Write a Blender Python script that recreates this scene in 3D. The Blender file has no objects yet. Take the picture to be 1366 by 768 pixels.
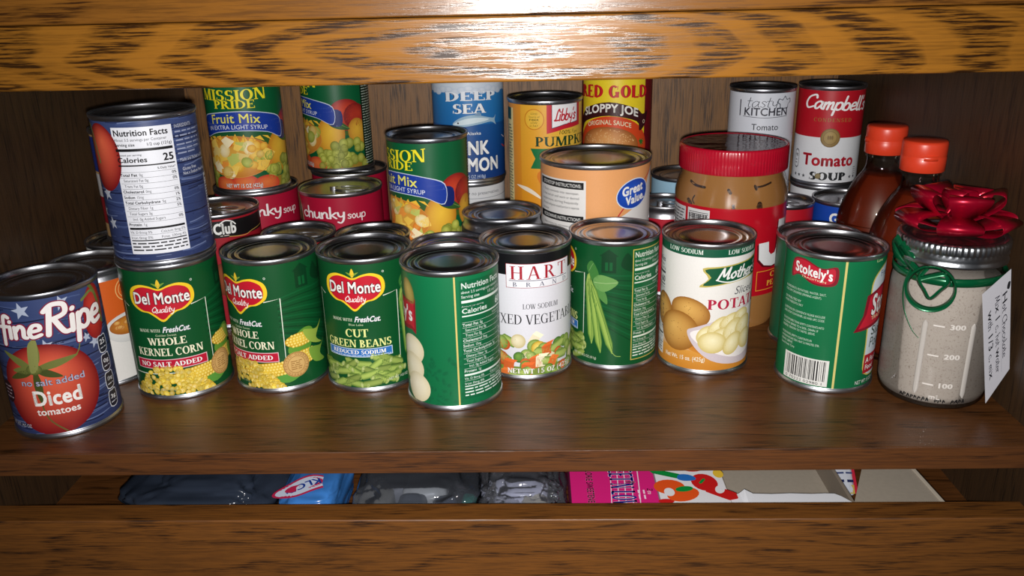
import bpy, bmesh, math, random
import numpy as np
from mathutils import Vector, Matrix, noise
from mathutils.geometry import tessellate_polygon

S = 0.001            # everything below is written in millimetres
PI = math.pi
scene = bpy.context.scene
COL = scene.collection

# ------------------------------------------------------------------ camera, light, exposure
CAM = (7.46, -518.65, 310.05)
cam_d = bpy.data.cameras.new('camera')
cam_d.sensor_width = 36.0
cam_d.lens = 1127.9 / 1366 * 36.0
cam_d.clip_start = 0.01
cam_o = bpy.data.objects.new('camera', cam_d)
COL.objects.link(cam_o)
cr = Vector((0.9995405, 0.02082734, -0.02202288))
cu = Vector((0.01355408, 0.34276045, 0.93932505))
cf = Vector((-0.02711222, 0.93919194, -0.34232066))
m = Matrix((cr, cu, -cf)).transposed().to_4x4()
m.translation = Vector(CAM) * S
cam_o.matrix_world = m
scene.camera = cam_o

world = bpy.data.worlds.new('world')
scene.world = world
world.use_nodes = True
bg = world.node_tree.nodes['Background']
bg.inputs[0].default_value = (0.55, 0.62, 0.8, 1)
bg.inputs[1].default_value = 0.015

fl = bpy.data.lights.new('phone_flash', 'SPOT')
fl.energy = 25.0
fl.color = (1.0, 0.97, 0.94)
fl.shadow_soft_size = 0.006
fl.spot_size = math.radians(112)
fl.spot_blend = 1.0
flo = bpy.data.objects.new('phone_flash', fl)
COL.objects.link(flo)
flo.location = (Vector(CAM) + Vector((0, 4, -13))) * S
fd = Vector((0, 150, 100)) * S - flo.location
flo.rotation_euler = fd.to_track_quat('-Z', 'Y').to_euler()

vs = scene.view_settings
vs.view_transform = 'Standard'
vs.look = 'None'
vs.exposure = 0.0
vs.gamma = 1.0
vs.use_curve_mapping = False


# ------------------------------------------------------------------ colour + materials
def lin(c):
    out = []
    for v in c[:3]:
        v = v / 255.0
        out.append(v / 12.92 if v <= 0.04045 else ((v + 0.055) / 1.055) ** 2.4)
    return tuple(out) + (1.0,)


def new_mat(name):
    mt = bpy.data.materials.new(name)
    mt.use_nodes = True
    nt = mt.node_tree
    return mt, nt, nt.nodes['Principled BSDF']


class NT:
    """tiny helper for wiring nodes"""
    def __init__(self, nt):
        self.nt = nt

    def n(self, typ, **kw):
        nd = self.nt.nodes.new(typ)
        for k, v in kw.items():
            setattr(nd, k, v)
        return nd

    def put(self, sock, v):
        if hasattr(v, 'is_output') or isinstance(v, bpy.types.NodeSocket):
            self.nt.links.new(v, sock)
        else:
            sock.default_value = v

    def math(self, op, a, b=0.0, c=0.0):
        nd = self.n('ShaderNodeMath', operation=op)
        self.put(nd.inputs[0], a)
        self.put(nd.inputs[1], b)
        self.put(nd.inputs[2], c)
        return nd.outputs[0]

    def noise(self, vec, scale, detail=3.0, rough=0.55, dist=0.0):
        mp = self.n('ShaderNodeMapping')
        self.nt.links.new(vec, mp.inputs['Vector'])
        mp.inputs['Scale'].default_value = scale
        nd = self.n('ShaderNodeTexNoise')
        self.nt.links.new(mp.outputs[0], nd.inputs['Vector'])
        nd.inputs['Scale'].default_value = 1.0
        nd.inputs['Detail'].default_value = detail
        nd.inputs['Roughness'].default_value = rough
        nd.inputs['Distortion'].default_value = dist
        return nd.outputs['Fac']

    def mix(self, fac, a, b, blend='MIX'):
        nd = self.n('ShaderNodeMix', data_type='RGBA', blend_type=blend)
        self.put(nd.inputs[0], fac)
        self.put(nd.inputs[6], a)
        self.put(nd.inputs[7], b)
        return nd.outputs[2]

    def ramp(self, fac, stops):
        nd = self.n('ShaderNodeValToRGB')
        els = nd.color_ramp.elements
        while len(els) < len(stops):
            els.new(0.5)
        for e, (p, c) in zip(els, stops):
            e.position = p
            e.color = c
        self.nt.links.new(fac, nd.inputs[0])
        return nd.outputs[0]


def wood(name, light, dark, along='x', across='z', mode='straight', rough=0.35, fine=1.0, x0=0.0, c0=0.27, spec=0.5, dens=1.0):
    """stained oak; grain runs along one axis; 'cathedral' draws nested flame-shaped growth rings"""
    mt, nt, b = new_mat(name)
    w = NT(nt)
    tc = w.n('ShaderNodeTexCoord').outputs['Object']
    sep = w.n('ShaderNodeSeparateXYZ')
    nt.links.new(tc, sep.inputs[0])
    ax = {'x': 0, 'y': 1, 'z': 2}

    def scl(a, c, o=None):
        s = [c, c, c]
        s[ax[along]] = a
        s[ax[across]] = c
        if o is not None:
            for k in range(3):
                if k not in (ax[along], ax[across]):
                    s[k] = o
        return s
    A = sep.outputs[ax[along]]
    C = sep.outputs[ax[across]]
    warp = w.noise(tc, scl(5, 26), 2.0)
    if mode == 'cathedral':
        dx = w.math('SUBTRACT', A, x0)
        dz = w.math('MULTIPLY', w.math('SUBTRACT', C, c0), 6.4)
        # the flame drifts and opens towards the far end of the board
        dz = w.math('ADD', dz, w.math('MULTIPLY', dx, 0.22))
        d = w.math('SQRT', w.math('ADD', w.math('MULTIPLY', dx, dx), w.math('MULTIPLY', dz, dz)))
        d = w.math('ADD', w.math('MULTIPLY', d, 19.0 * dens), w.math('MULTIPLY', warp, 2.3))
        ph = w.math('FRACT', d)
        band = w.ramp(ph, [(0.0, (0, 0, 0, 1)), (0.30, (0.05, 0.05, 0.05, 1)), (0.44, (0.8, 0.8, 0.8, 1)), (0.72, (1, 1, 1, 1)), (0.93, (0.55, 0.55, 0.55, 1)), (1.0, (0, 0, 0, 1))])
    else:
        d = w.math('ADD', w.math('MULTIPLY', C, 62.0 * dens), w.math('MULTIPLY', warp, 5.5))
        ph = w.math('FRACT', d)
        band = w.ramp(ph, [(0.0, (0.1, 0.1, 0.1, 1)), (0.5, (0.2, 0.2, 0.2, 1)), (0.85, (0.72, 0.72, 0.72, 1)), (1.0, (0.1, 0.1, 0.1, 1))])
    streak = w.noise(tc, scl(34 * fine, 760 * fine), 4.0, 0.62)
    pore = w.ramp(streak, [(0.44, (0, 0, 0, 1)), (0.60, (1, 1, 1, 1))])
    streak2 = w.noise(tc, scl(9 * fine, 260 * fine), 3.0, 0.6)
    fac = w.math('MULTIPLY', band, w.math('ADD', w.math('MULTIPLY', pore, 0.85), 0.22))
    fac = w.math('ADD', fac, w.math('MULTIPLY', w.math('SUBTRACT', streak2, 0.5), 0.7))
    fac = w.math('ADD', fac, w.math('MULTIPLY', pore, 0.26))
    fac = w.math('MINIMUM', w.math('MAXIMUM', fac, 0.0), 1.0)
    col = w.mix(fac, lin(light), lin(dark))
    big = w.noise(tc, scl(2.5, 12), 2.0)
    col = w.mix(w.math('MULTIPLY', w.math('SUBTRACT', big, 0.35), 0.5), col, lin([v * 0.72 for v in light]))
    nt.links.new(col, b.inputs['Base Color'])
    rg = w.math('ADD', w.math('MULTIPLY', streak, 0.18), rough - 0.09)
    nt.links.new(rg, b.inputs['Roughness'])
    b.inputs['Specular IOR Level'].default_value = spec
    bp = w.n('ShaderNodeBump')
    bp.inputs['Strength'].default_value = 0.13
    bp.inputs['Distance'].default_value = 0.0006
    nt.links.new(w.math('SUBTRACT', 1.0, fac), bp.inputs['Height'])
    nt.links.new(bp.outputs[0], b.inputs['Normal'])
    return mt


def plain(name, col, rough=0.4, metal=0.0, coat=0.0, spec=0.5, grain=0.0, gscale=60, bump=0.0, bscale=200):
    mt, nt, b = new_mat(name)
    w = NT(nt)
    tc = w.n('ShaderNodeTexCoord').outputs['Object']
    c = lin(col)
    if grain:
        f = w.noise(tc, (gscale, gscale, gscale), 4.0)
        c2 = tuple(max(0, v * (1 - grain)) for v in c[:3]) + (1,)
        c1 = tuple(min(1, v * (1 + grain * 0.5)) for v in c[:3]) + (1,)
        nt.links.new(w.mix(f, c1, c2), b.inputs['Base Color'])
    else:
        b.inputs['Base Color'].default_value = c
    b.inputs['Roughness'].default_value = rough
    b.inputs['Metallic'].default_value = metal
    b.inputs['Coat Weight'].default_value = coat
    b.inputs['Specular IOR Level'].default_value = spec
    if bump:
        bp = w.n('ShaderNodeBump')
        bp.inputs['Strength'].default_value = bump
        bp.inputs['Distance'].default_value = 0.001
        nt.links.new(w.noise(tc, (bscale, bscale, bscale), 3.0), bp.inputs['Height'])
        nt.links.new(bp.outputs[0], b.inputs['Normal'])
    return mt


def printed(name, rough=0.42, coat=0.0):
    """printed paper: colour of every ink shape sits on its own mesh vertices"""
    mt, nt, b = new_mat(name)
    w = NT(nt)
    at = w.n('ShaderNodeAttribute', attribute_name='Col')
    tc = w.n('ShaderNodeTexCoord').outputs['Object']
    f = w.noise(tc, (900, 900, 900), 2.0)
    c = w.mix(w.math('MULTIPLY', f, 0.10), at.outputs['Color'], (0.02, 0.02, 0.02, 1))
    nt.links.new(c, b.inputs['Base Color'])
    b.inputs['Roughness'].default_value = rough
    b.inputs['Specular IOR Level'].default_value = 0.32
    b.inputs['Coat Weight'].default_value = coat
    b.inputs['Coat Roughness'].default_value = 0.2
    return mt


def clear(name, tint=(255, 255, 255), rough=0.03, ior=1.45, refl=1.0, bump=0.0, bscale=60, film=0.0, film_col=(200, 200, 205)):
    """thin clear wall: straight transmission plus a fresnel-weighted gloss"""
    mt, nt, b = new_mat(name)
    w = NT(nt)
    nt.nodes.remove(b)
    out = nt.nodes['Material Output']
    tr = w.n('ShaderNodeBsdfTransparent')
    tr.inputs[0].default_value = lin(tint)
    gl = w.n('ShaderNodeBsdfGlossy')
    gl.inputs['Roughness'].default_value = rough
    fr = w.n('ShaderNodeFresnel')
    fr.inputs['IOR'].default_value = ior
    tc = w.n('ShaderNodeTexCoord').outputs['Object']
    if bump:
        bp = w.n('ShaderNodeBump')
        bp.inputs['Strength'].default_value = bump
        bp.inputs['Distance'].default_value = 0.002
        nt.links.new(w.noise(tc, (bscale, bscale, bscale), 3.0), bp.inputs['Height'])
        nt.links.new(bp.outputs[0], gl.inputs['Normal'])
        nt.links.new(bp.outputs[0], fr.inputs['Normal'])
    mx = w.n('ShaderNodeMixShader')
    nt.links.new(w.math('MULTIPLY', fr.outputs[0], refl), mx.inputs[0])
    base = tr.outputs[0]
    if film:
        df = w.n('ShaderNodeBsdfDiffuse')
        df.inputs[0].default_value = lin(film_col)
        m2 = w.n('ShaderNodeMixShader')
        m2.inputs[0].default_value = film
        nt.links.new(tr.outputs[0], m2.inputs[1])
        nt.links.new(df.outputs[0], m2.inputs[2])
        base = m2.outputs[0]
    nt.links.new(base, mx.inputs[1])
    nt.links.new(gl.outputs[0], mx.inputs[2])
    nt.links.new(mx.outputs[0], out.inputs['Surface'])
    return mt


M = {}
M['rail'] = wood('oak_flame_grain', (134, 87, 27), (34, 17, 6), mode='cathedral', rough=0.235, spec=.5, x0=-0.023, c0=0.272)
M['rail_top'] = wood('oak_straight_grain', (118, 75, 26), (42, 21, 7), rough=0.24, spec=.5, dens=0.7)
M['rail_low'] = wood('oak_brown_grain', (118, 72, 27), (34, 17, 6), rough=0.42, spec=.8, dens=0.8)
M['shelf'] = wood('oak_shelf', (98, 59, 28), (40, 22, 9), along='x', across='y', rough=0.32, dens=0.35)
M['shelf_edge'] = wood('oak_shelf_edge', (94, 55, 25), (44, 24, 10), rough=0.42, spec=.7)
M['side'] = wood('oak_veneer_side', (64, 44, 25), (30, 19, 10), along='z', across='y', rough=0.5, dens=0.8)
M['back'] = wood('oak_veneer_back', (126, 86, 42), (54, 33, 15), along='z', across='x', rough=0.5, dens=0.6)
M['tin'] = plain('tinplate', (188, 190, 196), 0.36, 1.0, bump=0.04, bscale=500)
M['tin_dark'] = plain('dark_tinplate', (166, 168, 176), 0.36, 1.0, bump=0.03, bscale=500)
M['lid'] = plain('lid_tinplate', (186, 186, 190), 0.27, 1.0, bump=0.05, bscale=300)
M['print'] = printed('printed_label', 0.42)
M['gloss'] = printed('glossy_print', 0.30, 0.2)
M['board'] = printed('printed_cardboard', 0.5)


# ------------------------------------------------------------------ object plumbing
def mesh_obj(name, verts, faces, mat, parent=None, smooth=True, loc=None):
    me = bpy.data.meshes.new(name)
    me.from_pydata([(v[0] * S, v[1] * S, v[2] * S) for v in verts], [], faces)
    me.materials.append(mat)
    if smooth:
        me.polygons.foreach_set('use_smooth', [True] * len(me.polygons))
    me.update()
    o = bpy.data.objects.new(name, me)
    COL.objects.link(o)
    if parent:
        o.parent = parent
    if loc:
        o.location = Vector(loc) * S
    return o


def tag(o, label, cat, group=None, kind=None):
    o['label'] = label
    o['category'] = cat
    if group:
        o['group'] = group
    if kind:
        o['kind'] = kind
    return o


def thing(name, label, cat, loc, rotz=0.0, group=None):
    o = bpy.data.objects.new(name, None)
    o.empty_display_size = 0.02
    COL.objects.link(o)
    o.location = Vector(loc) * S
    o.rotation_euler = (0, 0, rotz)
    return tag(o, label, cat, group)


def box(name, lo, hi, mat, parent=None, bev=0.0, kind=None):
    bm = bmesh.new()
    bmesh.ops.create_cube(bm, size=1.0)
    for v in bm.verts:
        for k in range(3):
            v.co[k] = ((lo[k] + hi[k]) / 2 + v.co[k] * (hi[k] - lo[k])) * S
    if bev:
        bmesh.ops.bevel(bm, geom=bm.edges[:], offset=bev * S, segments=3, affect='EDGES', profile=0.5)
    me = bpy.data.meshes.new(name)
    bm.to_mesh(me)
    bm.free()
    me.materials.append(mat)
    o = bpy.data.objects.new(name, me)
    COL.objects.link(o)
    if parent:
        o.parent = parent
    if kind:
        o['kind'] = kind
    return o


def lathe_geo(prof, n=96, close=False):
    V, F = [], []
    for r, z in prof:
        for i in range(n):
            a = 2 * PI * i / n
            V.append((r * math.sin(a), -r * math.cos(a), z))
    k = len(prof)
    for j in range(k - 1 + (1 if close else 0)):
        j2 = (j + 1) % k
        for i in range(n):
            i2 = (i + 1) % n
            F.append((j * n + i, j * n + i2, j2 * n + i2, j2 * n + i))
    if not close:
        if prof[0][0] < 0.9:
            F.append(tuple(range(n))[::-1])
        if prof[-1][0] < 0.9:
            F.append(tuple((k - 1) * n + i for i in range(n)))
    return V, F


def lathe(name, prof, mat, parent=None, n=96, close=False):
    V, F = lathe_geo(prof, n, close)
    return mesh_obj(name, V, F, mat, parent)


def catmull(pts, n=8, closed=False):
    out = []
    k = len(pts)
    rng = range(k if closed else k - 1)
    for i in rng:
        if closed:
            p0, p1, p2, p3 = pts[i - 1], pts[i], pts[(i + 1) % k], pts[(i + 2) % k]
        else:
            p0, p1, p2, p3 = pts[max(i - 1, 0)], pts[i], pts[i + 1], pts[min(i + 2, k - 1)]
        for j in range(n):
            t = j / n
            out.append(tuple(0.5 * (2 * b + (c - a) * t + (2 * a - 5 * b + 4 * c - d) * t * t + (3 * b - a - 3 * c + d) * t ** 3)
                             for a, b, c, d in zip(p0, p1, p2, p3)))
    if not closed:
        out.append(tuple(pts[-1]))
    return out


# ------------------------------------------------------------------ lettering
_fc = bpy.data.curves.new('lettering', 'FONT')
_fo = bpy.data.objects.new('lettering', _fc)
COL.objects.link(_fo)
_fc.resolution_u = 3
_gl = {}


def _mesh_of(s, off):
    _fc.body = s
    _fc.offset = off
    bpy.context.view_layer.update()
    me = _fo.to_mesh()
    me.calc_loop_triangles()
    V = [(v.co.x, v.co.y) for v in me.vertices]
    T = [tuple(t.vertices) for t in me.loop_triangles]
    _fo.to_mesh_clear()
    return V, T


_capH = max(v[1] for v in _mesh_of('H', 0)[0])
_HH = max(v[0] for v in _mesh_of('HH', 0)[0])


def sans(ch, off):
    """built-in face; a heavier weight is the glyph smeared by +-off (fraction of cap height)"""
    key = (ch, off)
    if key not in _gl:
        kb = ('raw', ch)
        if kb not in _gl:
            adv = (max(v[0] for v in _mesh_of('H' + ch + 'H', 0)[0]) - _HH) / _capH
            V, T = _mesh_of(ch, 0) if ch != ' ' else ([], [])
            _gl[kb] = ([(x / _capH, y / _capH) for x, y in V], T, adv)
        V, T, adv = _gl[kb]
        if off > 0.004 and V:
            V2, T2 = list(V), list(T)
            for k in range(8):
                dx, dy = off * math.cos(k * PI / 4), off * math.sin(k * PI / 4) * .8
                n = len(V2)
                V2 += [(x + dx, y + dy) for x, y in V]
                T2 += [tuple(i + n for i in t) for t in T]
            V, T = V2, T2
            adv += off * .8
        _gl[key] = (V, T, adv)
    return _gl[key]


def strip(pts, w):
    """polyline -> ribbon outline with round-ish ends (list of quads as V,T)"""
    V, T = [], []
    n = len(pts)
    for i, p in enumerate(pts):
        a = pts[max(i - 1, 0)]
        b = pts[min(i + 1, n - 1)]
        dx, dy = b[0] - a[0], b[1] - a[1]
        L = math.hypot(dx, dy) or 1
        nx, ny = -dy / L * w / 2, dx / L * w / 2
        V += [(p[0] + nx, p[1] + ny), (p[0] - nx, p[1] - ny)]
    for i in range(n - 1):
        a = 2 * i
        T += [(a, a + 1, a + 3), (a, a + 3, a + 2)]
    for p in (pts[0], pts[-1]):
        k = len(V)
        V.append(p)
        for j in range(8):
            V.append((p[0] + w / 2 * math.cos(j * PI / 4), p[1] + w / 2 * math.sin(j * PI / 4)))
        for j in range(8):
            T.append((k, k + 1 + j, k + 1 + (j + 1) % 8))
    return V, T


SCRIPT = {
    'a': (.53, [[(.42, .45), (.25, .55), (.06, .35), (.1, .05), (.24, .02), (.4, .3), (.43, .52)], [(.43, .52), (.42, .15), (.52, .02)]]),
    'b': (.46, [[(.06, 1), (.05, .05)], [(.05, .3), (.2, .52), (.38, .4), (.36, .08), (.2, 0), (.05, .1)]]),
    'c': (.46, [[(.42, .42), (.28, .55), (.08, .38), (.1, .1), (.26, 0), (.44, .12)]]),
    'd': (.5, [[(.38, .42), (.2, .54), (.05, .3), (.16, 0), (.36, .18)], [(.4, 1), (.39, .05), (.48, 0)]]),
    'e': (.44, [[(.06, .27), (.36, .33), (.34, .52), (.16, .52), (.05, .25), (.14, .02), (.4, .1)]]),
    'f': (.32, [[(.36, .92), (.24, 1), (.16, .8), (.13, -.3)], [(0, .5), (.3, .52)]]),
    'h': (.45, [[(.06, 1), (.06, 0)], [(.06, .3), (.2, .54), (.34, .42), (.35, 0)]]),
    'i': (.19, [[(.07, .52), (.08, 0)], [(.08, .72), (.09, .75)]]),
    'k': (.42, [[(.06, 1), (.06, 0)], [(.36, .52), (.08, .22)], [(.14, .27), (.38, 0)]]),
    'l': (.23, [[(.08, 1), (.07, .15), (.16, 0), (.22, .05)]]),
    'm': (.64, [[(.05, .5), (.07, 0)], [(.07, .3), (.2, .53), (.28, .45), (.28, 0)], [(.28, .3), (.42, .53), (.5, .45), (.52, .08), (.6, .02)]]),
    'n': (.48, [[(.05, .5), (.07, 0)], [(.07, .3), (.22, .54), (.34, .42), (.35, .08), (.44, .02)]]),
    'o': (.45, [[(.22, .55), (.05, .3), (.2, 0), (.38, .25), (.24, .55)]]),
    'p': (.46, [[(.06, .52), (.05, -.4)], [(.06, .35), (.2, .55), (.38, .45), (.38, .12), (.22, 0), (.06, .12)]]),
    'r': (.34, [[(.06, .52), (.07, 0)], [(.07, .28), (.2, .52), (.34, .48)]]),
    's': (.37, [[(.34, .46), (.18, .55), (.08, .42), (.3, .2), (.22, .02), (.04, .08)]]),
    't': (.31, [[(.14, .85), (.13, .1), (.28, .03)], [(0, .55), (.3, .57)]]),
    'u': (.46, [[(.05, .53), (.06, .1), (.2, 0), (.36, .2)], [(.37, .53), (.37, .08), (.45, 0)]]),
    'y': (.43, [[(.05, .53), (.1, .22), (.25, .15), (.37, .3)], [(.38, .53), (.34, -.1), (.2, -.4), (.04, -.32)]]),
    'C': (.62, [[(.62, .78), (.5, 1), (.15, .8), (.05, .35), (.25, 0), (.6, .15)]]),
    'R': (.66, [[(.14, .95), (.1, 0)], [(0, .8), (.2, 1), (.5, .95), (.52, .65), (.15, .5)], [(.25, .5), (.5, .05), (.68, .03)]]),
    'L': (.46, [[(.42, .8), (.32, 1), (.2, .7), (.15, .15), (.02, .05), (.15, .02), (.5, .05)]]),
    'M': (.78, [[(.02, 0), (.18, .95)], [(.18, .95), (.36, .2), (.6, 1)], [(.6, 1), (.62, .05), (.75, .05)]]),
    'F': (.52, [[(.15, .95), (.1, 0)], [(-.02, .85), (.2, 1), (.6, .95)], [(.1, .52), (.45, .55)]]),
    'Q': (.7, [[(.35, 1), (.05, .5), (.3, 0), (.62, .45), (.38, 1)], [(.35, .2), (.7, -.1)]]),
    'P': (.55, [[(.12, .95), (.08, 0)], [(0, .85), (.2, 1), (.5, .92), (.48, .6), (.12, .48)]]),
    "'": (.13, [[(.08, 1), (.04, .8)]]),
}


def script(ch, pen):
    key = (ch, 'script', pen)
    if key not in _gl:
        if ch == ' ':
            _gl[key] = ([], [], .3)
        elif ch not in SCRIPT:
            _gl[key] = sans(ch, 0.01)
        else:
            adv, strokes = SCRIPT[ch]
            V, T = [], []
            for st in strokes:
                p = catmull(st, 6)
                v, t = strip(p, pen)
                k = len(V)
                V += v
                T += [tuple(i + k for i in q) for q in t]
            _gl[key] = (V, T, adv)
    return _gl[key]


def serif(ch, g):
    """roman capitals with thick/thin strokes and slab-ish serifs; g thickens the strokes"""
    key = (ch, 'serif', g)
    if key in _gl:
        return _gl[key]
    t, n = .17 + g, .065 + g * .6
    V, T = [], []

    def quad(a, b, c, d):
        k = len(V)
        V.extend([a, b, c, d])
        T.extend([(k, k + 1, k + 2), (k, k + 2, k + 3)])

    def st(x, y0=0, y1=1, w=None):
        w = w or t
        quad((x - w / 2, y0), (x + w / 2, y0), (x + w / 2, y1), (x - w / 2, y1))

    def sg(x0, y0, x1, y1, w):
        quad((x0 - w / 2, y0), (x0 + w / 2, y0), (x1 + w / 2, y1), (x1 - w / 2, y1))

    def hz(x0, x1, y, w=None):
        w = w or n
        quad((x0, y - w / 2), (x1, y - w / 2), (x1, y + w / 2), (x0, y + w / 2))

    def sf(x, top, w=.17):
        h = .055 + g * .6
        y0, y1 = (1 - h, 1) if top else (0, h)
        quad((x - w, y0), (x + w, y0), (x + w, y1), (x - w, y1))

    def arc(cx, cy, rx, ry, a0, a1, k=14):
        b = len(V)
        for i in range(k + 1):
            a = math.radians(a0 + (a1 - a0) * i / k)
            c, s = math.cos(a), math.sin(a)
            V.append((cx + rx * c, cy + ry * s))
            V.append((cx + (rx - t) * c, cy + (ry - n) * s))
        for i in range(k):
            q = b + 2 * i
            T.extend([(q, q + 1, q + 3), (q, q + 3, q + 2)])
    adv = .7
    if ch == 'A':
        sg(.08, 0, .36, 1, n + .02); sg(.38, 1, .66, 0, t); hz(.17, .56, .33); sf(.08, 0, .13); sf(.66, 0, .15); adv = .8
    elif ch == 'B':
        st(.17); sf(.12, 0, .1); sf(.12, 1, .1); arc(.26, .745, .3, .255, 90, -90); arc(.28, .255, .36, .255, 90, -90)
        hz(.2, .3, .97); hz(.2, .3, .5); hz(.2, .3, .03); adv = .72
    elif ch in 'CG':
        arc(.42, .5, .4, .52, 45, 315); sg(.7, .66, .72, .98, .05)
        adv = .8
        if ch == 'G':
            st(.68, .02, .44, t * .9); sf(.68, 0, .01); hz(.52, .84, .42); adv = .9
    elif ch == 'D':
        st(.17); sf(.12, 0, .1); sf(.12, 1, .1); arc(.3, .5, .5, .5, 90, -90); hz(.2, .32, .97); hz(.2, .32, .03); adv = .86
    elif ch in 'EF':
        st(.17); sf(.15, 0, .14); sf(.12, 1, .1); hz(.2, .6, .97); hz(.2, .46, .51); sg(.58, .74, .6, 1, .05); sg(.46, .4, .46, .62, .05)
        if ch == 'E':
            hz(.2, .62, .03); sg(.64, 0, .6, .26, .05)
        adv = .7 if ch == 'E' else .64
    elif ch == 'H':
        st(.17); st(.67); hz(.17, .67, .51)
        for x in (.17, .67):
            sf(x, 0); sf(x, 1)
        adv = .86
    elif ch == 'I':
        st(.17); sf(.17, 0); sf(.17, 1); adv = .36
    elif ch == 'J':
        st(.3, .1, 1); sf(.3, 1); arc(.17, .12, .21, .25, 0, -150); adv = .5
    elif ch == 'K':
        st(.17); sf(.17, 0); sf(.17, 1); sg(.24, .42, .62, 1, n + .02); sg(.36, .58, .68, 0, t); sf(.62, 1, .13); sf(.7, 0, .15); adv = .84
    elif ch == 'L':
        st(.17); sf(.17, 1); sf(.15, 0, .14); hz(.2, .6, .03); sg(.62, 0, .58, .28, .05); adv = .66
    elif ch == 'M':
        sg(.12, 0, .16, 1, n + .02); sg(.2, 1, .48, 0, t); sg(.48, 0, .78, 1, n + .02); st(.82); sf(.12, 0, .13); sf(.82, 0, .16); sf(.14, 1, .12); sf(.86, 1, .11); adv = 1.02
    elif ch == 'N':
        st(.14, 0, 1, n + .02); sg(.18, 1, .68, 0, t); st(.72, 0, 1, n + .02); sf(.14, 0, .13); sf(.1, 1, .12); sf(.72, 1, .13); adv = .88
    elif ch == 'O' or ch == 'Q':
        arc(.43, .5, .41, .52, 0, 360, 26); adv = .88
    elif ch == 'P':
        st(.17); sf(.17, 0); sf(.12, 1, .1); arc(.27, .72, .34, .28, 90, -90); hz(.2, .3, .97); hz(.2, .3, .47); adv = .66
    elif ch == 'R':
        st(.17); sf(.17, 0); sf(.12, 1, .1); arc(.27, .74, .33, .26, 90, -90); hz(.2, .3, .97); hz(.2, .34, .5); sg(.38, .5, .66, 0, t); sf(.7, 0, .12); adv = .8
    elif ch == 'S':
        arc(.31, .735, .26, .285, 40, 270, 12); arc(.31, .265, .29, .285, 90, -140, 12); sg(.5, .72, .52, .98, .05); sg(.05, .02, .07, .3, .05); adv = .64
    elif ch == 'T':
        st(.36); sf(.36, 0); hz(.03, .69, .97); sg(.05, .72, .03, 1, .05); sg(.67, .72, .69, 1, .05); adv = .74
    elif ch == 'U':
        st(.17, .3, 1); sf(.17, 1); st(.68, .3, 1, n + .03); sf(.68, 1, .13); arc(.425, .32, .34, .34, 180, 360); adv = .84
    elif ch == 'V':
        sg(.1, 1, .38, 0, t); sg(.4, 0, .66, 1, n + .02); sf(.1, 1, .15); sf(.66, 1, .12); adv = .78
    elif ch == 'W':
        sg(.1, 1, .34, 0, t); sg(.34, 0, .55, 1, n + .02); sg(.5, 1, .76, 0, t); sg(.76, 0, .98, 1, n + .02); sf(.1, 1, .15); sf(.98, 1, .12); sf(.52, 1, .12); adv = 1.1
    elif ch == 'X':
        sg(.12, 1, .62, 0, t); sg(.12, 0, .6, 1, n + .02); sf(.12, 1, .14); sf(.62, 1, .11); sf(.12, 0, .11); sf(.64, 0, .14); adv = .78
    elif ch == 'Y':
        sg(.1, 1, .38, .45, t); sg(.4, .45, .64, 1, n + .02); st(.38, 0, .5); sf(.1, 1, .14); sf(.64, 1, .11); sf(.38, 0); adv = .74
    elif ch == 'Z':
        hz(.06, .6, .97); hz(.04, .62, .03); sg(.12, .03, .54, .97, t); sg(.08, .75, .06, 1, .05); sg(.6, 0, .62, .26, .05); adv = .7
    else:
        _gl[key] = sans(ch, g * .3)
        return _gl[key]
    _gl[key] = (V, T, adv)
    return _gl[key]


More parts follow.
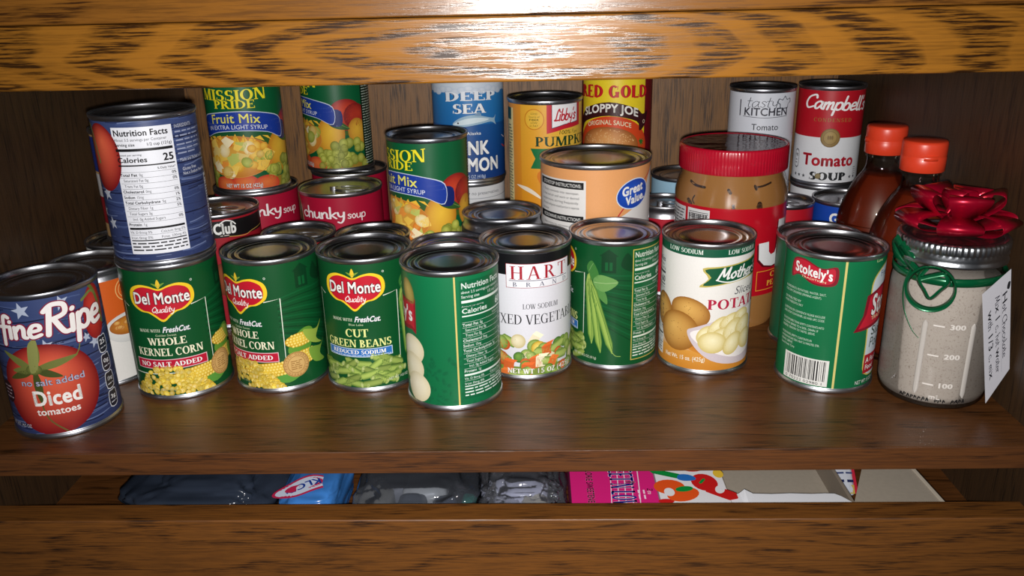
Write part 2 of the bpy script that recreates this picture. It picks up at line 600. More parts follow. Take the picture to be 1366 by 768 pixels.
# ------------------------------------------------------------------ printed artwork (flat shapes in mm, later wrapped onto cans)
class Art:
    def __init__(self, seed=1):
        self.V, self.C, self.T, self.L = [], [], [], []
        self.off = 0.0
        self.rot = None
        self.r = random.Random(seed)

    def add(self, V, T, col, ly):
        k = len(self.V)
        one = not isinstance(col, list)
        for i, (u, v) in enumerate(V):
            if self.rot:
                cu_, cv_, a = self.rot
                du, dv = u - cu_, v - cv_
                u, v = cu_ + du * math.cos(a) - dv * math.sin(a), cv_ + du * math.sin(a) + dv * math.cos(a)
            self.V.append((u + self.off, v))
            self.C.append(col if one else col[i])
            self.L.append(ly)
        for t in T:
            self.T.append((t[0] + k, t[1] + k, t[2] + k))

    def rect(self, u0, v0, u1, v1, c, ly=1, c2=None):
        cc = [c, c, c2 or c, c2 or c]
        self.add([(u0, v0), (u1, v0), (u1, v1), (u0, v1)], [(0, 1, 2), (0, 2, 3)], cc, ly)

    def poly(self, pts, c, ly=1):
        T = tessellate_polygon([[Vector((p[0], p[1], 0)) for p in pts]])
        self.add(pts, [tuple(t) for t in T], c, ly)

    def shape(self, pts, c, ly=1, n=5):
        self.poly(catmull(pts, n, True), c, ly)

    def line(self, pts, w, c, ly=2, smooth=False):
        if smooth:
            pts = catmull(pts, 6)
        V, T = strip(pts, w)
        self.add(V, T, c, ly)

    def ell(self, u, v, ru, rv, ci, co=None, rot=0.0, ly=2, dx=0.0, dy=0.25, n=20):
        """ellipse shaded from ci (inside) to co (rim)"""
        co = co or ci
        ca, sa = math.cos(rot), math.sin(rot)

        def P(x, y):
            return (u + x * ru * ca - y * rv * sa, v + x * ru * sa + y * rv * ca)
        V = [P(dx, dy)]
        C = [ci]
        cm = tuple((a + b * 0.6) / 1.6 for a, b in zip(ci, co))
        for k, (f, c) in enumerate(((0.6, cm), (1.0, co))):
            for i in range(n):
                a = 2 * PI * i / n
                V.append(P(dx * (1 - f) + f * math.cos(a), dy * (1 - f) + f * math.sin(a)))
                C.append(c)
        T = [(0, 1 + i, 1 + (i + 1) % n) for i in range(n)]
        for i in range(n):
            j = (i + 1) % n
            T += [(1 + i, 1 + n + i, 1 + n + j), (1 + i, 1 + n + j, 1 + j)]
        self.add(V, T, C, ly)

    def ring(self, u, v, ru, rv, w, c, ly=3, n=32):
        V, T = [], []
        for i in range(n):
            a = 2 * PI * i / n
            V += [(u + ru * math.cos(a), v + rv * math.sin(a)), (u + (ru - w) * math.cos(a), v + (rv - w) * math.sin(a))]
        for i in range(n):
            a, b = 2 * i, 2 * ((i + 1) % n)
            T += [(a, a + 1, b + 1), (a, b + 1, b)]
        self.add(V, T, c, ly)

    def caps(self, u0, v0, u1, v1, w, cm, ce, ly=2):
        """bean or pod: shaded capsule"""
        L = math.hypot(u1 - u0, v1 - v0)
        a = math.atan2(v1 - v0, u1 - u0)
        n = 7
        prof = []
        for i in range(n + 1):
            t = i / n
            prof.append((t * L, w / 2 * min(1, (1 - abs(2 * t - 1) ** 5) * 1.05 + .12)))
        V, C = [], []
        for x, h in prof:
            for k, c in ((1, ce), (.35, cm), (-.3, cm), (-1, ce)):
                V.append((u0 + x * math.cos(a) - k * h * math.sin(a), v0 + x * math.sin(a) + k * h * math.cos(a)))
                C.append(c)
        T = []
        for i in range(n):
            for k in range(3):
                p = i * 4 + k
                T += [(p, p + 1, p + 5), (p, p + 5, p + 4)]
        self.add(V, T, C, ly)

    def text(self, s, u, v, h, c, w=None, al='c', f='s', b=0.0, sh=0.0, ly=4, ol=None, slope=0.0, arc=0.0, sp=0.0, taper=0.0):
        """one line of lettering: h = cap height, w = total width, f = s(ans) r(oman) h(and script)"""
        if ol:
            if f == 's':
                self.text(s, u, v, h, ol[1], w, al, f, b + ol[0], sh, ly - 1, None, slope, arc, sp, taper)
            elif f == 'r':
                self.text(s, u, v, h, ol[1], w, al, f, b + ol[0], sh, ly - 1, None, slope, arc, sp, taper)
            else:
                self.text(s, u, v, h, ol[1], w, al, f, b + ol[0], sh, ly - 1, None, slope, arc, sp, taper)
        G = []
        x = 0
        for ch in s:
            if f == 's':
                g = sans(ch, round(b, 3))
            elif f == 'r':
                g = serif(ch, round(b, 3)) if ch != ' ' else ([], [], .35)
            else:
                g = script(ch, round(.1 + b, 3))
            G.append((x, g))
            x += g[2] + sp
        W = max(x - sp, 1e-3)
        sx = (w / W) if w else h
        tw = W * sx
        u0 = u - tw / 2 if al == 'c' else (u if al == 'l' else u - tw)
        uc = u0 + tw / 2
        for x, g in G:
            V = []
            for px, py in g[0]:
                uu = u0 + (x + px) * sx + sh * py * h
                q = (uu - uc) / (tw / 2 + 1e-6)
                vv = v + py * h * (1 + taper * q * q) + slope * (uu - uc) - arc * q * q
                V.append((uu, vv))
            if V:
                self.add(V, g[1], c, ly)

    def micro(self, u0, u1, v, h, c, ly=3, fill=1.0):
        """a line of print too small to read"""
        u = u0
        end = u0 + (u1 - u0) * fill
        while u < end - h:
            w = min(self.r.uniform(1.5, 5.0) * h, end - u)
            self.rect(u, v, u + w, v + h * .6, c, ly)
            u += w + h * .7

    def tris(self, clip=None, seg=1.5):
        """flat triangles cut fine enough to bend: (n,3,2) positions, (n,3,4) colours, (n,3) layers"""
        if not self.T:
            return np.zeros((0, 3, 2)), np.zeros((0, 3, 4)), np.zeros((0, 3))
        cache = {}
        cl = []
        for c in self.C:
            k = tuple(c)
            if k not in cache:
                cache[k] = lin(c)
            cl.append(cache[k])
        P = np.array(self.V, float)
        if clip:
            P[:, 1] = np.clip(P[:, 1], clip[0], clip[1])
            P[:, 0] = np.clip(P[:, 0], clip[2], clip[3])
        T = np.array(self.T, int)
        D = np.concatenate([P[T], np.array(cl)[T], np.array(self.L, float)[T][..., None]], -1)
        e1, e2 = D[:, 1, :2] - D[:, 0, :2], D[:, 2, :2] - D[:, 0, :2]
        ar = e1[:, 0] * e2[:, 1] - e1[:, 1] * e2[:, 0]
        flip = ar < 0
        D[flip] = D[flip][:, [0, 2, 1]]
        D = D[np.abs(ar) > 1e-7]
        done = []
        while len(D):
            du = np.abs(np.stack([D[:, 1, 0] - D[:, 0, 0], D[:, 2, 0] - D[:, 1, 0], D[:, 0, 0] - D[:, 2, 0]], 1))
            ok = du.max(1) <= seg
            done.append(D[ok])
            D = D[~ok]
            if not len(D):
                break
            e = du[~ok].argmax(1)
            r = np.arange(len(D))
            A, B, C = D[r, e], D[r, (e + 1) % 3], D[r, (e + 2) % 3]
            Mi = (A + B) / 2
            D = np.concatenate([np.stack([A, Mi, C], 1), np.stack([Mi, B, C], 1)])
        D = np.concatenate(done)
        return D[..., :2], D[..., 2:6], D[..., 6]


def art_mesh(name, parts, mat, parent=None):
    """parts: list of (verts (n,3) mm, faces, colours (n,4), normals (n,3))"""
    V, F, C, N = [], [], [], []
    k = 0
    for v, f, c, nn in parts:
        V.append(np.asarray(v, float)); C.append(np.asarray(c, float)); N.append(np.asarray(nn, float))
        F += [tuple(i + k for i in q) for q in f]
        k += len(v)
    V = np.concatenate(V); C = np.concatenate(C); N = np.concatenate(N)
    me = bpy.data.meshes.new(name)
    me.from_pydata((V * S).tolist(), [], F)
    me.materials.append(mat)
    at = me.attributes.new('Col', 'FLOAT_COLOR', 'POINT')
    at.data.foreach_set('color', C.astype(np.float32).ravel())
    me.polygons.foreach_set('use_smooth', [True] * len(me.polygons))
    me.update()
    me.normals_split_custom_set_from_vertices(N.tolist())
    o = bpy.data.objects.new(name, me)
    COL.objects.link(o)
    if parent:
        o.parent = parent
    return o


def flat_art(art, fn, normal):
    """printed shapes on a flat face: fn(u, v, lift) -> xyz arrays"""
    P, C, L = art.tris(None, 1e9)
    n = len(P)
    xyz = fn(P[..., 0].ravel(), P[..., 1].ravel(), GAP * 1.6 * L.ravel())
    return xyz, [(3 * i, 3 * i + 1, 3 * i + 2) for i in range(n)], C.reshape(-1, 4), np.tile(np.array(normal, float), (3 * n, 1))


GAP = 0.03


def wrapped(name, art, R, bands, parent, mat=None, prof=None, clip=None):
    """a paper label: a sleeve of coloured bands plus the printed shapes wrapped round it"""
    n = 144
    parts = []
    A = np.arange(n) * 2 * PI / n
    for v0, v1, c0, c1 in bands:
        V, C = [], []
        for v, c in ((v0, c0), (v1, c1)):
            rr = prof(v) if prof else R
            V += [(rr * math.sin(a), -rr * math.cos(a), v) for a in A]
            C += [lin(c)] * n
        F = [(i, (i + 1) % n, n + (i + 1) % n, n + i) for i in range(n)]
        N = [(math.sin(a), -math.cos(a), 0) for a in A] * 2
        parts.append((V, F, C, N))
    if clip is None:
        clip = (min([b[0] for b in bands] or [0]), max([b[1] for b in bands] or [500]), -PI * R * .98, PI * R * .98)
    P, C, L = art.tris(clip)
    if len(P):
        u, v, l = P[..., 0].ravel(), P[..., 1].ravel(), L.ravel()
        rr = (np.array([prof(x) for x in v]) if prof else R) + GAP * l
        a = u / R
        V = np.stack([rr * np.sin(a), -rr * np.cos(a), v], -1)
        N = np.stack([np.sin(a), -np.cos(a), 0 * a], -1)
        parts.append((V, [(3 * i, 3 * i + 1, 3 * i + 2) for i in range(len(P))], C.reshape(-1, 4), N))
    return art_mesh(name, parts, mat or M['print'], parent)


# ------------------------------------------------------------------ a food can
def facing(x, y):
    return math.atan2(CAM[0] - x, y - CAM[1])


def can(name, label, x, y, z, R, H, art, bands, tab=False, group=None, spin=0.0, neck=0.0, mat=None, ribs=True, dark=False, cat='can'):
    root = thing(name, label, cat, (x, y, z), facing(x, y) + spin, group)
    Rb = R - 1.0
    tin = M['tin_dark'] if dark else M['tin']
    t0 = H - 3.4 - neck
    prof = [(Rb - 4, 2.0), (Rb - 1.6, 1.6), (R - 1.2, 0.3), (R - .4, 0.0), (R, .7), (R, 2.8), (R - .5, 3.4), (Rb, 3.9)]
    if neck:
        prof += [(Rb, t0 - 2), (Rb - 2.2, t0 + 1.5), (Rb - 2.2, H - 3.9)]
        Rt = R - 1.6
    else:
        prof += [(Rb, H - 3.9)]
        Rt = R
    prof += [(Rt - .4, H - 3.3), (Rt, H - 2.7), (Rt, H - .8), (Rt - .4, H - .1), (Rt - 1.1, H), (Rt - 1.7, H - .5), (Rt - 1.9, H - 1.2)]
    lathe('can_body', prof, tin, root, 112)
    Ri = Rt - 1.9
    d = H - 4.2
    if tab:
        pr = [(Ri + .2, H - 1.0), (Ri - .3, d), (Ri - 1.2, d - .4), (Ri - 2.2, d), (Ri - 3.4, d + .6), (Ri - 7, d + .2), (Ri * .55, d + .2), (Ri * .5, d - .1), (0.5, d - .1)]
    else:
        pr = [(Ri + .2, H - 1.0), (Ri - .4, d), (Ri - 1.4, d - .5), (Ri - 2.6, d + .5), (Ri - 4.8, d + .7), (Ri - 5.6, d - .1), (Ri - 7.4, d - .1), (Ri - 8.2, d + .7),
              (Ri - 10.2, d + .7), (Ri - 11.2, d - .2), (Ri - 13, d - .2), (Ri - 13.6, d + .3), (Ri * .35, d + .5), (0.5, d + .5)]
    lathe('can_lid', pr, M['lid'], root, 112)
    if tab:
        pull_tab(root, 0, Ri, d)
    wrapped('label', art, Rb + .12, [(max(b[0], 4.1), min(b[1], t0 - 1.0), b[2], b[3]) for b in bands], root, mat)
    return root


def pull_tab(root, ang, Ri, d):
    """ring-pull: long oval ring with a finger hole and a rivet"""
    L, W = Ri * .46, Ri * .27
    V, F = [], []
    n = 28
    for z in (d + 1.0, d + 1.9):
        for f in (1.0, .62):
            for i in range(n):
                a = 2 * PI * i / n
                V.append((W * f * math.cos(a), L * f * math.sin(a) - Ri * .30, z))
    for i in range(n):
        j = (i + 1) % n
        F += [(i, j, n + j, n + i), (2 * n + i, 3 * n + i, 3 * n + j, 2 * n + j), (i, 2 * n + i, 2 * n + j, j), (n + i, n + j, 3 * n + j, 3 * n + i)]
    k = len(V)
    for z in (d - .2, d + 2.4):
        for i in range(16):
            a = 2 * PI * i / 16
            V.append((4.2 * math.cos(a), 4.2 * math.sin(a) + Ri * .18, z))
    F += [(k + i, k + (i + 1) % 16, k + 16 + (i + 1) % 16, k + 16 + i) for i in range(16)]
    F.append(tuple(k + 16 + i for i in range(16)))
    o = mesh_obj('pull_tab', V, F, M['tin'], root, smooth=False)
    o.rotation_euler = (0, 0, 1.1 + ang)
    return o

# ------------------------------------------------------------------ the cupboard
XL, XR, YB = -400.0, 358.0, 482.0
box('shelf', (XL, 0.6, -17.5), (XR, YB, 0), M['shelf'], kind='structure')
box('trim_1', (XL - 60, -5.0, 253), (XR + 60, 14, 290.6), M['rail'], bev=1.2, kind='structure')
for v in bpy.data.objects['trim_1'].data.vertices:      # rail top tilted out, a lean added only to lower the flash highlight
    v.co.y -= (v.co.z - .253) * .04
box('trim_2', (XL - 60, -4.4, 290.9), (XR + 60, 14, 352), M['rail_top'], bev=1.0, kind='structure')
o = box('trim_3', (-470, -21, -140), (430, 0, 0), M['rail_low'], bev=1.2, kind='structure')
o.location = Vector((-11.5, 16.9, -55)) * S
o.rotation_euler = (0, 0, -0.0045)
box('trim_4', (XL, -1.2, -17.4), (XR, 0.6, -0.1), M['shelf_edge'], bev=0.5, kind='structure')
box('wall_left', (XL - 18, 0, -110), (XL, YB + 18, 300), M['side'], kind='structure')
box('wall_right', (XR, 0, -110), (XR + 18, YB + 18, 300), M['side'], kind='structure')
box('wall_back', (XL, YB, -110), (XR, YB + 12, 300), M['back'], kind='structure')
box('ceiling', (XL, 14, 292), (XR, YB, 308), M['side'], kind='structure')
box('floor', (XL, 16, -112), (XR, YB, -98), M['shelf'], kind='structure')

# ------------------------------------------------------------------ artwork of each label
WH, BK, CREAM = (238, 238, 236), (22, 22, 24), (240, 236, 206)
GRN, GRN_D, GRN_L = (6, 76, 36), (6, 60, 30), (20, 108, 56)


def heart(a, u, v, su, sv):
    h = [(0, .78), (.3, .95), (.6, 1), (.9, .78), (1, .35), (.93, -.1), (.66, -.42), (.42, -.5), (.24, -.7), (0, -1)]
    pts = h + [(-x, y) for x, y in h[-2:0:-1]]
    for f, c, l in ((1.0, (238, 200, 40), 2.4), (.88, (188, 24, 44), 2.8)):
        a.shape([(u + x * su * f, v + y * sv * f) for x, y in pts], c, l, 4)
    a.shape([(u, v + .8 * sv), (u - 1.6, v + 1.0 * sv), (u, v + 1.28 * sv), (u + 1.6, v + 1.0 * sv)], (226, 190, 50), 2.6)
    a.shape([(u - .5, v + .86 * sv), (u - 5, v + 1.08 * sv), (u - 1.5, v + 1.02 * sv)], (120, 150, 50), 2.5)
    a.shape([(u + .5, v + .86 * sv), (u + 5, v + 1.08 * sv), (u + 1.5, v + 1.02 * sv)], (120, 150, 50), 2.5)
    a.text('Del Monte', u, v - .02 * sv, 9.0, (244, 242, 238), w=su * 1.72, b=.035, ol=(.075, (70, 12, 26)), ly=4)
    a.text('Quality', u + .5, v - .48 * sv, 4.8, (244, 240, 236), w=su * .66, f='h', sh=.25, ly=4)
    a.ring(u + su * .96, v + 1.02 * sv, .9, .9, .35, (220, 226, 214), 3, 14)


def farm(a, u):
    """dark engraved farm scene in the green"""
    a.rect(u - 6, 86, u + 6, 100, (5, 56, 28), 1)
    a.poly([(u - 8, 100), (u + 8, 100), (u, 106)], (5, 56, 28), 1)
    a.rect(u - 3, 88, u - .6, 95, (10, 88, 44), 1.3)
    a.rect(u + .6, 88, u + 3, 95, (10, 88, 44), 1.3)
    a.shape([(u + 10, 92), (u + 15, 103), (u + 22, 95), (u + 28, 101), (u + 34, 90), (u + 22, 86)], (5, 56, 27), 1)
    for k in range(7):
        a.line([(u - 22, 80 - k * 5), (u, 84 - k * 7), (u + 34, 82 - k * 10)], 1.1, (9, 88, 45), 1, True)
        a.line([(u - 22, 77 - k * 5), (u, 80.5 - k * 7), (u + 34, 77 - k * 10)], .8, (4, 58, 27), 1, True)


def frame_lines(a, ur, ul, vt, vb, u_h):
    c = (226, 232, 216)
    a.line([(u_h, vt - 2), (ur, vt), (ur - 1, vb), (ul, vb - 3)], .75, c, 2)
    a.line([(ul, vb - 3), (ul - .3, vt + 1), (u_h - 52, vt - 2)], .75, c, 2)


def kernels(a, u0, u1, base, top, n, ly=3.0):
    r = a.r
    pts = []
    for i in range(n):
        t = r.random()
        u = u0 + (u1 - u0) * t
        hmax = base + (top - base) * (1 - abs(2 * t - 1) ** 1.7)
        pts.append((u, base + (hmax - base) * r.random() ** .8))
    pts.sort(key=lambda p: -p[1])
    for i, (u, v) in enumerate(pts):
        k = r.uniform(.8, 1.05)
        ci = (min(255, int(252 * k)), min(255, int(234 * k)), int(r.uniform(110, 170) * k))
        co = (int(218 * k), int(176 * k), int(34 * k))
        a.ell(u, v, r.uniform(2.1, 3.1), r.uniform(1.8, 2.5), ci, co, r.uniform(0, 3), ly + i * .012, n=10)


def cob(a, u, v, L, w, rot, ly):
    ca, sa = math.cos(rot), math.sin(rot)
    a.ell(u, v, L * .5, w * .5, (232, 200, 70), (190, 140, 30), rot, ly)
    for j in range(-2, 3):
        y = j * w * .19
        half = L * .5 * math.sqrt(max(0, 1 - (2 * y / w) ** 2)) * .96
        k = int(half * 2 / 2.5)
        for i in range(k):
            x = -half + (i + .5) * 2 * half / k
            a.ell(u + x * ca - y * sa, v + x * sa + y * ca, 1.15, w * .088, (248, 232, 140), (222, 184, 60), rot, ly + .3, n=8)


def seal(a, u, v, r, ly=4.2):
    a.ell(u, v, r, r, (214, 176, 112), (196, 154, 92), 0, ly, n=32)
    a.ring(u, v, r * .97, r * .97, .5, (150, 108, 54), ly + .2)
    a.ring(u, v, r * .68, r * .68, .4, (150, 108, 54), ly + .2)
    s = 'GUARANTEED FRESH PACKED '
    for i, ch in enumerate(s):
        th = PI / 2 - 2 * PI * i / len(s)
        a.rot = (u, v, th - PI / 2)
        a.text(ch, u, v + r * .74, 1.7, (138, 96, 48), ly=ly + .3)
    a.rot = None
    for k in range(5):
        a.micro(u - r * .42, u + r * .42, v + 2.6 - k * 1.7, 1.2, (150, 108, 54), ly + .3)


def art_corn(d, sd):
    a = Art(sd); a.off = d
    farm(a, 44)
    farm(a, -78)
    frame_lines(a, 24.5, -46, 80.5, 25, 12)
    heart(a, -10, 82.5, 25.6, 15.2)
    a.text('MADE WITH', -31.5, 58.8, 2.5, (206, 214, 190), w=17.5, al='l', f='r', ly=3)
    a.text('FreshCut.', -12.5, 58.4, 4.4, WH, w=21, al='l', b=.05, sh=.3, ly=4, ol=(.05, (28, 60, 110)))
    a.text('Golden Sweet', -10.5, 55.2, 1.7, (190, 206, 170), w=16, ly=3)
    a.text('WHOLE', -10.5, 47.8, 5.9, CREAM, w=30, f='r', b=.02, ly=4)
    a.text('KERNEL CORN', -10.3, 38.6, 6.4, CREAM, w=53, f='r', b=.02, ly=4)
    a.rect(-40.2, 27.3, 18.4, 35.6, (236, 190, 200), 3)
    a.rect(-39.6, 27.9, 17.8, 35.0, (186, 22, 52), 3.3)
    a.text('NO SALT ADDED', -11, 29.4, 3.9, WH, w=50, f='r', b=.04, ly=4.3)
    a.shape([(26, 34), (40, 26), (50, 46), (44, 52), (34, 48)], (96, 148, 50), 1.6)
    cob(a, 37, 43, 26, 12, .05, 2)
    a.shape([(40, 50), (54, 47), (62, 52), (53, 40), (60, 33), (46, 38)], (150, 176, 70), 2.9)
    cob(a, 38, 27, 34, 13, .08, 2.2)
    a.shape([(44, 33), (58, 31), (64, 35), (56, 25), (62, 17), (48, 20)], (120, 160, 60), 3)
    cob(a, 8, 20, 46, 13, .1, 2.2)
    a.shape([(8, 14), (24, 8), (38, 16), (30, 22)], (88, 150, 58), 2.1)
    kernels(a, -47, 20, 4.5, 31, 210, 3.2)
    a.text('NET WT 15.25 OZ (432g)', -22, 8.2, 1.8, (150, 160, 120), w=26, ly=6.6)
    seal(a, 31.5, 22.5, 11)
    return a


def bean_pile(a, u0, u1, v0, v1, n, ly=3):
    r = a.r
    for i in range(n):
        t = i / n
        v = v1 - (v1 - v0) * t + r.uniform(-2, 2)
        u = r.uniform(u0, u1)
        an = r.uniform(-.7, .7) + (PI if r.random() < .5 else 0)
        L = r.uniform(11, 19)
        k = r.uniform(.8, 1.1)
        cm = (int(150 * k), int(172 * k), int(84 * k))
        ce = (int(70 * k), int(104 * k), int(38 * k))
        x, y = L / 2 * math.cos(an), L / 2 * math.sin(an)
        a.caps(u - x, v - y, u + x, v + y, 6.2, cm, ce, ly + i * .03)
        a.ell(u + x * .96, v + y * .96, 1.6, 2.7, (196, 206, 140), (120, 146, 66), an, ly + i * .03 + .015, n=10)


def art_beans(d, sd):
    a = Art(sd); a.off = d
    farm(a, 46)
    frame_lines(a, 24.3, -47, 83.5, 24.5, 12)
    heart(a, -11, 85.5, 25, 15.4)
    a.text('MADE WITH', -32, 61.6, 2.5, (206, 214, 190), w=18, al='l', f='r', ly=3)
    a.text('FreshCut.', -12.5, 61.2, 4.4, WH, w=21, al='l', b=.05, sh=.3, ly=4, ol=(.05, (28, 60, 110)))
    a.text('Blue Lake', -11.5, 58, 1.7, (190, 206, 170), w=12, ly=3)
    a.text('CUT', -11.4, 48.4, 6.6, (226, 230, 150), w=19, f='r', b=.02, ly=4)
    a.text('GREEN BEANS', -11.8, 39.6, 6.4, (226, 230, 150), w=56, f='r', b=.02, ly=4)
    a.rect(-40, 31.0, 16.4, 38.4, (206, 222, 240), 3)
    a.rect(-39.4, 31.5, 15.8, 37.9, (44, 110, 184), 3.3)
    a.text('REDUCED SODIUM', -12, 33.6, 3.3, WH, w=46, f='r', b=.03, ly=4.3)
    a.micro(-38, 15, 32, .9, (200, 216, 236), 4)
    bean_pile(a, -48, 20, 7, 27, 40, 3.4)
    a.text('NET WT 14.5 OZ (411g)', 24, 8.5, 2.2, (214, 220, 200), w=25, al='c', ly=5)
    # tall pods and leaves to the right of the frame
    for (x0, y0, x1, y1) in ((28, 83, 32, 22), (29, 84, 40, 15), (31, 78, 50, 15)):
        a.caps(x0, y0, x1, y1, 6.4, (150, 180, 84), (60, 110, 40), 3 + x1 * .01)
        a.line([(x0 + 1, y0 - 4), ((x0 + x1) / 2 + 1.5, (y0 + y1) / 2), (x1, y1 + 3)], .5, (70, 116, 46), 4, True)
    a.line([(50, 16), (53, 13), (57, 12.5)], .5, (150, 180, 90), 4, True)
    a.shape([(29, 83), (27, 90), (32, 95), (38, 84), (34, 78)], (58, 118, 52), 3.1)
    a.shape([(33, 79), (40, 84), (54, 78.5), (44, 70), (36, 72)], (104, 152, 82), 3.2)
    a.line([(34, 77), (44, 77), (53, 78)], .4, (160, 190, 130), 3.6)
    a.line([(29, 86), (31, 90), (33, 93)], .4, (120, 160, 100), 3.6)
    a.shape([(35, 74), (37, 66), (45, 59), (44, 68), (39, 73)], (80, 134, 66), 3.1)
    nutri(a, 66.5, 103, 104.5, 9, (216, 226, 212), (8, 92, 50), gold=(190, 170, 80))
    return a


def nutri(a, u0, u1, vt, vb, fg, bgc, gold=None, rows=None, cal='60', first='about 2.5 servings per container', serv='Serving size', solid=False):
    w = u1 - u0
    if gold:
        a.rect(u0 - .8, vb - .8, u1 + .8, vt + .8, gold, 1.2)
    a.rect(u0, vb, u1, vt, bgc, 1.6)
    h = vt - vb
    L = u0 + w * .03
    Rr = u1 - w * .03
    s = h / 95.0
    a.text('Nutrition Facts', L, vt - 6.2 * s, 4.3 * s, fg, w=w * .9, al='l', b=.04, ly=3)
    a.text(first, L, vt - 10.0 * s, 2.0 * s, fg, w=w * .86, al='l', ly=3)
    a.text(serv, L, vt - 13.6 * s, 2.1 * s, fg, w=w * .34, al='l', b=.03, ly=3)
    a.text('1/2 cup (121g)', Rr, vt - 13.6 * s, 2.1 * s, fg, w=w * .42, al='r', b=.02, ly=3)
    a.rect(L, vt - 17.4 * s, Rr, vt - 15.4 * s, fg, 3)
    a.text('Amount per serving', L, vt - 20.6 * s, 1.3 * s, fg, w=w * .42, al='l', b=.02, ly=3)
    a.text('Calories', L, vt - 25.4 * s, 3.6 * s, fg, w=w * .5, al='l', b=.04, ly=3)
    a.text(cal, Rr, vt - 25.4 * s, 5.2 * s, fg, al='r', b=.05, ly=3)
    a.rect(L, vt - 28.2 * s, Rr, vt - 27.2 * s, fg, 3)
    a.text('% Daily Value*', Rr, vt - 31.2 * s, 1.5 * s, fg, al='r', b=.02, ly=3)
    rows = rows or [('Total Fat', ' 0g', '0%', 0), ('', 'Saturated Fat 0g', '0%', 1), ('', 'Trans Fat 0g', '', 1), ('Cholesterol', ' 0mg', '0%', 0), ('Sodium', ' 15mg', '1%', 0),
                    ('Total Carbohydrate', ' 5g', '2%', 0), ('', 'Dietary Fiber 1g', '5%', 1), ('', 'Total Sugars 3g', '', 1), ('', 'Incl. 0g Added Sugars', '0%', 2), ('Protein', ' 1g', '', 0)]
    v = vt - 35.6 * s
    st = 4.15 * s
    for b, t, p, ind in rows:
        a.rect(L, v + 2.9 * s, Rr, v + 3.1 * s, fg, 3)
        u = L + ind * w * .045
        if b:
            wb = len(b) * w * .033
            a.text(b, u, v, 2.0 * s, fg, w=wb, al='l', b=.045, ly=3)
            u += wb + w * .01
        if t:
            a.text(t, u, v, 2.0 * s, fg, w=len(t) * w * .026, al='l', ly=3)
        if p:
            a.text(p, Rr, v, 2.0 * s, fg, al='r', b=.03, ly=3)
        v -= st
    a.rect(L, v + 1.2 * s, Rr, v + 2.8 * s, fg, 3)
    v -= 1.8 * s
    for l, r_ in (('Vit. D 0mcg 0%', 'Calcium 0mg 0%'), ('Iron 0mg 0%', 'Potas. 230mg 4%')):
        a.text(l, L, v, 1.8 * s, fg, w=w * .38, al='l', ly=3)
        a.text(r_, Rr, v, 1.8 * s, fg, w=w * .42, al='r', ly=3)
        a.rect(L, v - 1.1 * s, Rr, v - .9 * s, fg, 3)
        v -= st
    a.rect(L, v + 2.4 * s, Rr, v + 3.2 * s, fg, 3)
    while v > vb + 1.0:
        a.micro(L, Rr, v, 1.7 * s, fg, 3)
        v -= 2.6 * s


BLUES = [(52, 66, 112), (74, 90, 134), (36, 46, 84), (104, 118, 158), (26, 32, 62), (62, 76, 120)]


def planks(a, u0, u1):
    r = a.r
    for i in range(260):
        v = r.uniform(3, 111)
        u = r.uniform(u0, u1)
        L = r.uniform(8, 34)
        pts = [(u + L * t, v + math.sin((u + L * t) * .12 + v * .3) * .8 + r.uniform(-.3, .3)) for t in (0, .25, .5, .75, 1)]
        a.line(pts, r.uniform(.3, 1.1), r.choice(BLUES), .5 + i * .0025, True)
    for v in (18, 36, 57, 74, 93):
        a.line([(u0, v), (u0 + (u1 - u0) * .3, v - 1), (u0 + (u1 - u0) * .6, v + 1.2), (u1, v)], .9, (18, 22, 52), 1.25, True)


def star(a, u, v, r, c, ly=1.6, rot=0.2):
    pts = []
    for i in range(10):
        f = r if i % 2 == 0 else r * .42
        an = PI / 2 + rot + i * PI / 5
        pts.append((u + f * math.cos(an), v + f * math.sin(an)))
    a.poly(pts, c, ly)


def tomato(a, u, v, ru, rv, ly=2):
    a.ell(u, v, ru, rv, (232, 106, 72), (116, 10, 20), 0, ly, dx=.12, dy=.5, n=48)


def calyx(a, u, v, s, ly=3):
    g1, g2 = (112, 118, 58), (70, 78, 34)
    for an, L in ((2.45, 30), (1.35, 26), (.25, 34), (-.5, 22), (-1.55, 40), (-2.7, 24), (3.2, 18)):
        x, y = math.cos(an) * L * s, math.sin(an) * L * s * .8
        nx, ny = -math.sin(an) * 3.2 * s, math.cos(an) * 3.2 * s
        a.shape([(u, v), (u + x * .4 + nx, v + y * .4 + ny), (u + x, v + y), (u + x * .45 - nx, v + y * .45 - ny)], g1 if an > 0 else g2, ly + .1)
    a.shape([(u - 3 * s, v - 2 * s), (u - 1 * s, v + 20 * s), (u + 6 * s, v + 24 * s), (u + 3.5 * s, v + 2 * s)], (138, 142, 80), ly + .4)
    a.ell(u, v, 6 * s, 4.5 * s, (126, 130, 66), (80, 88, 40), 0, ly + .3)


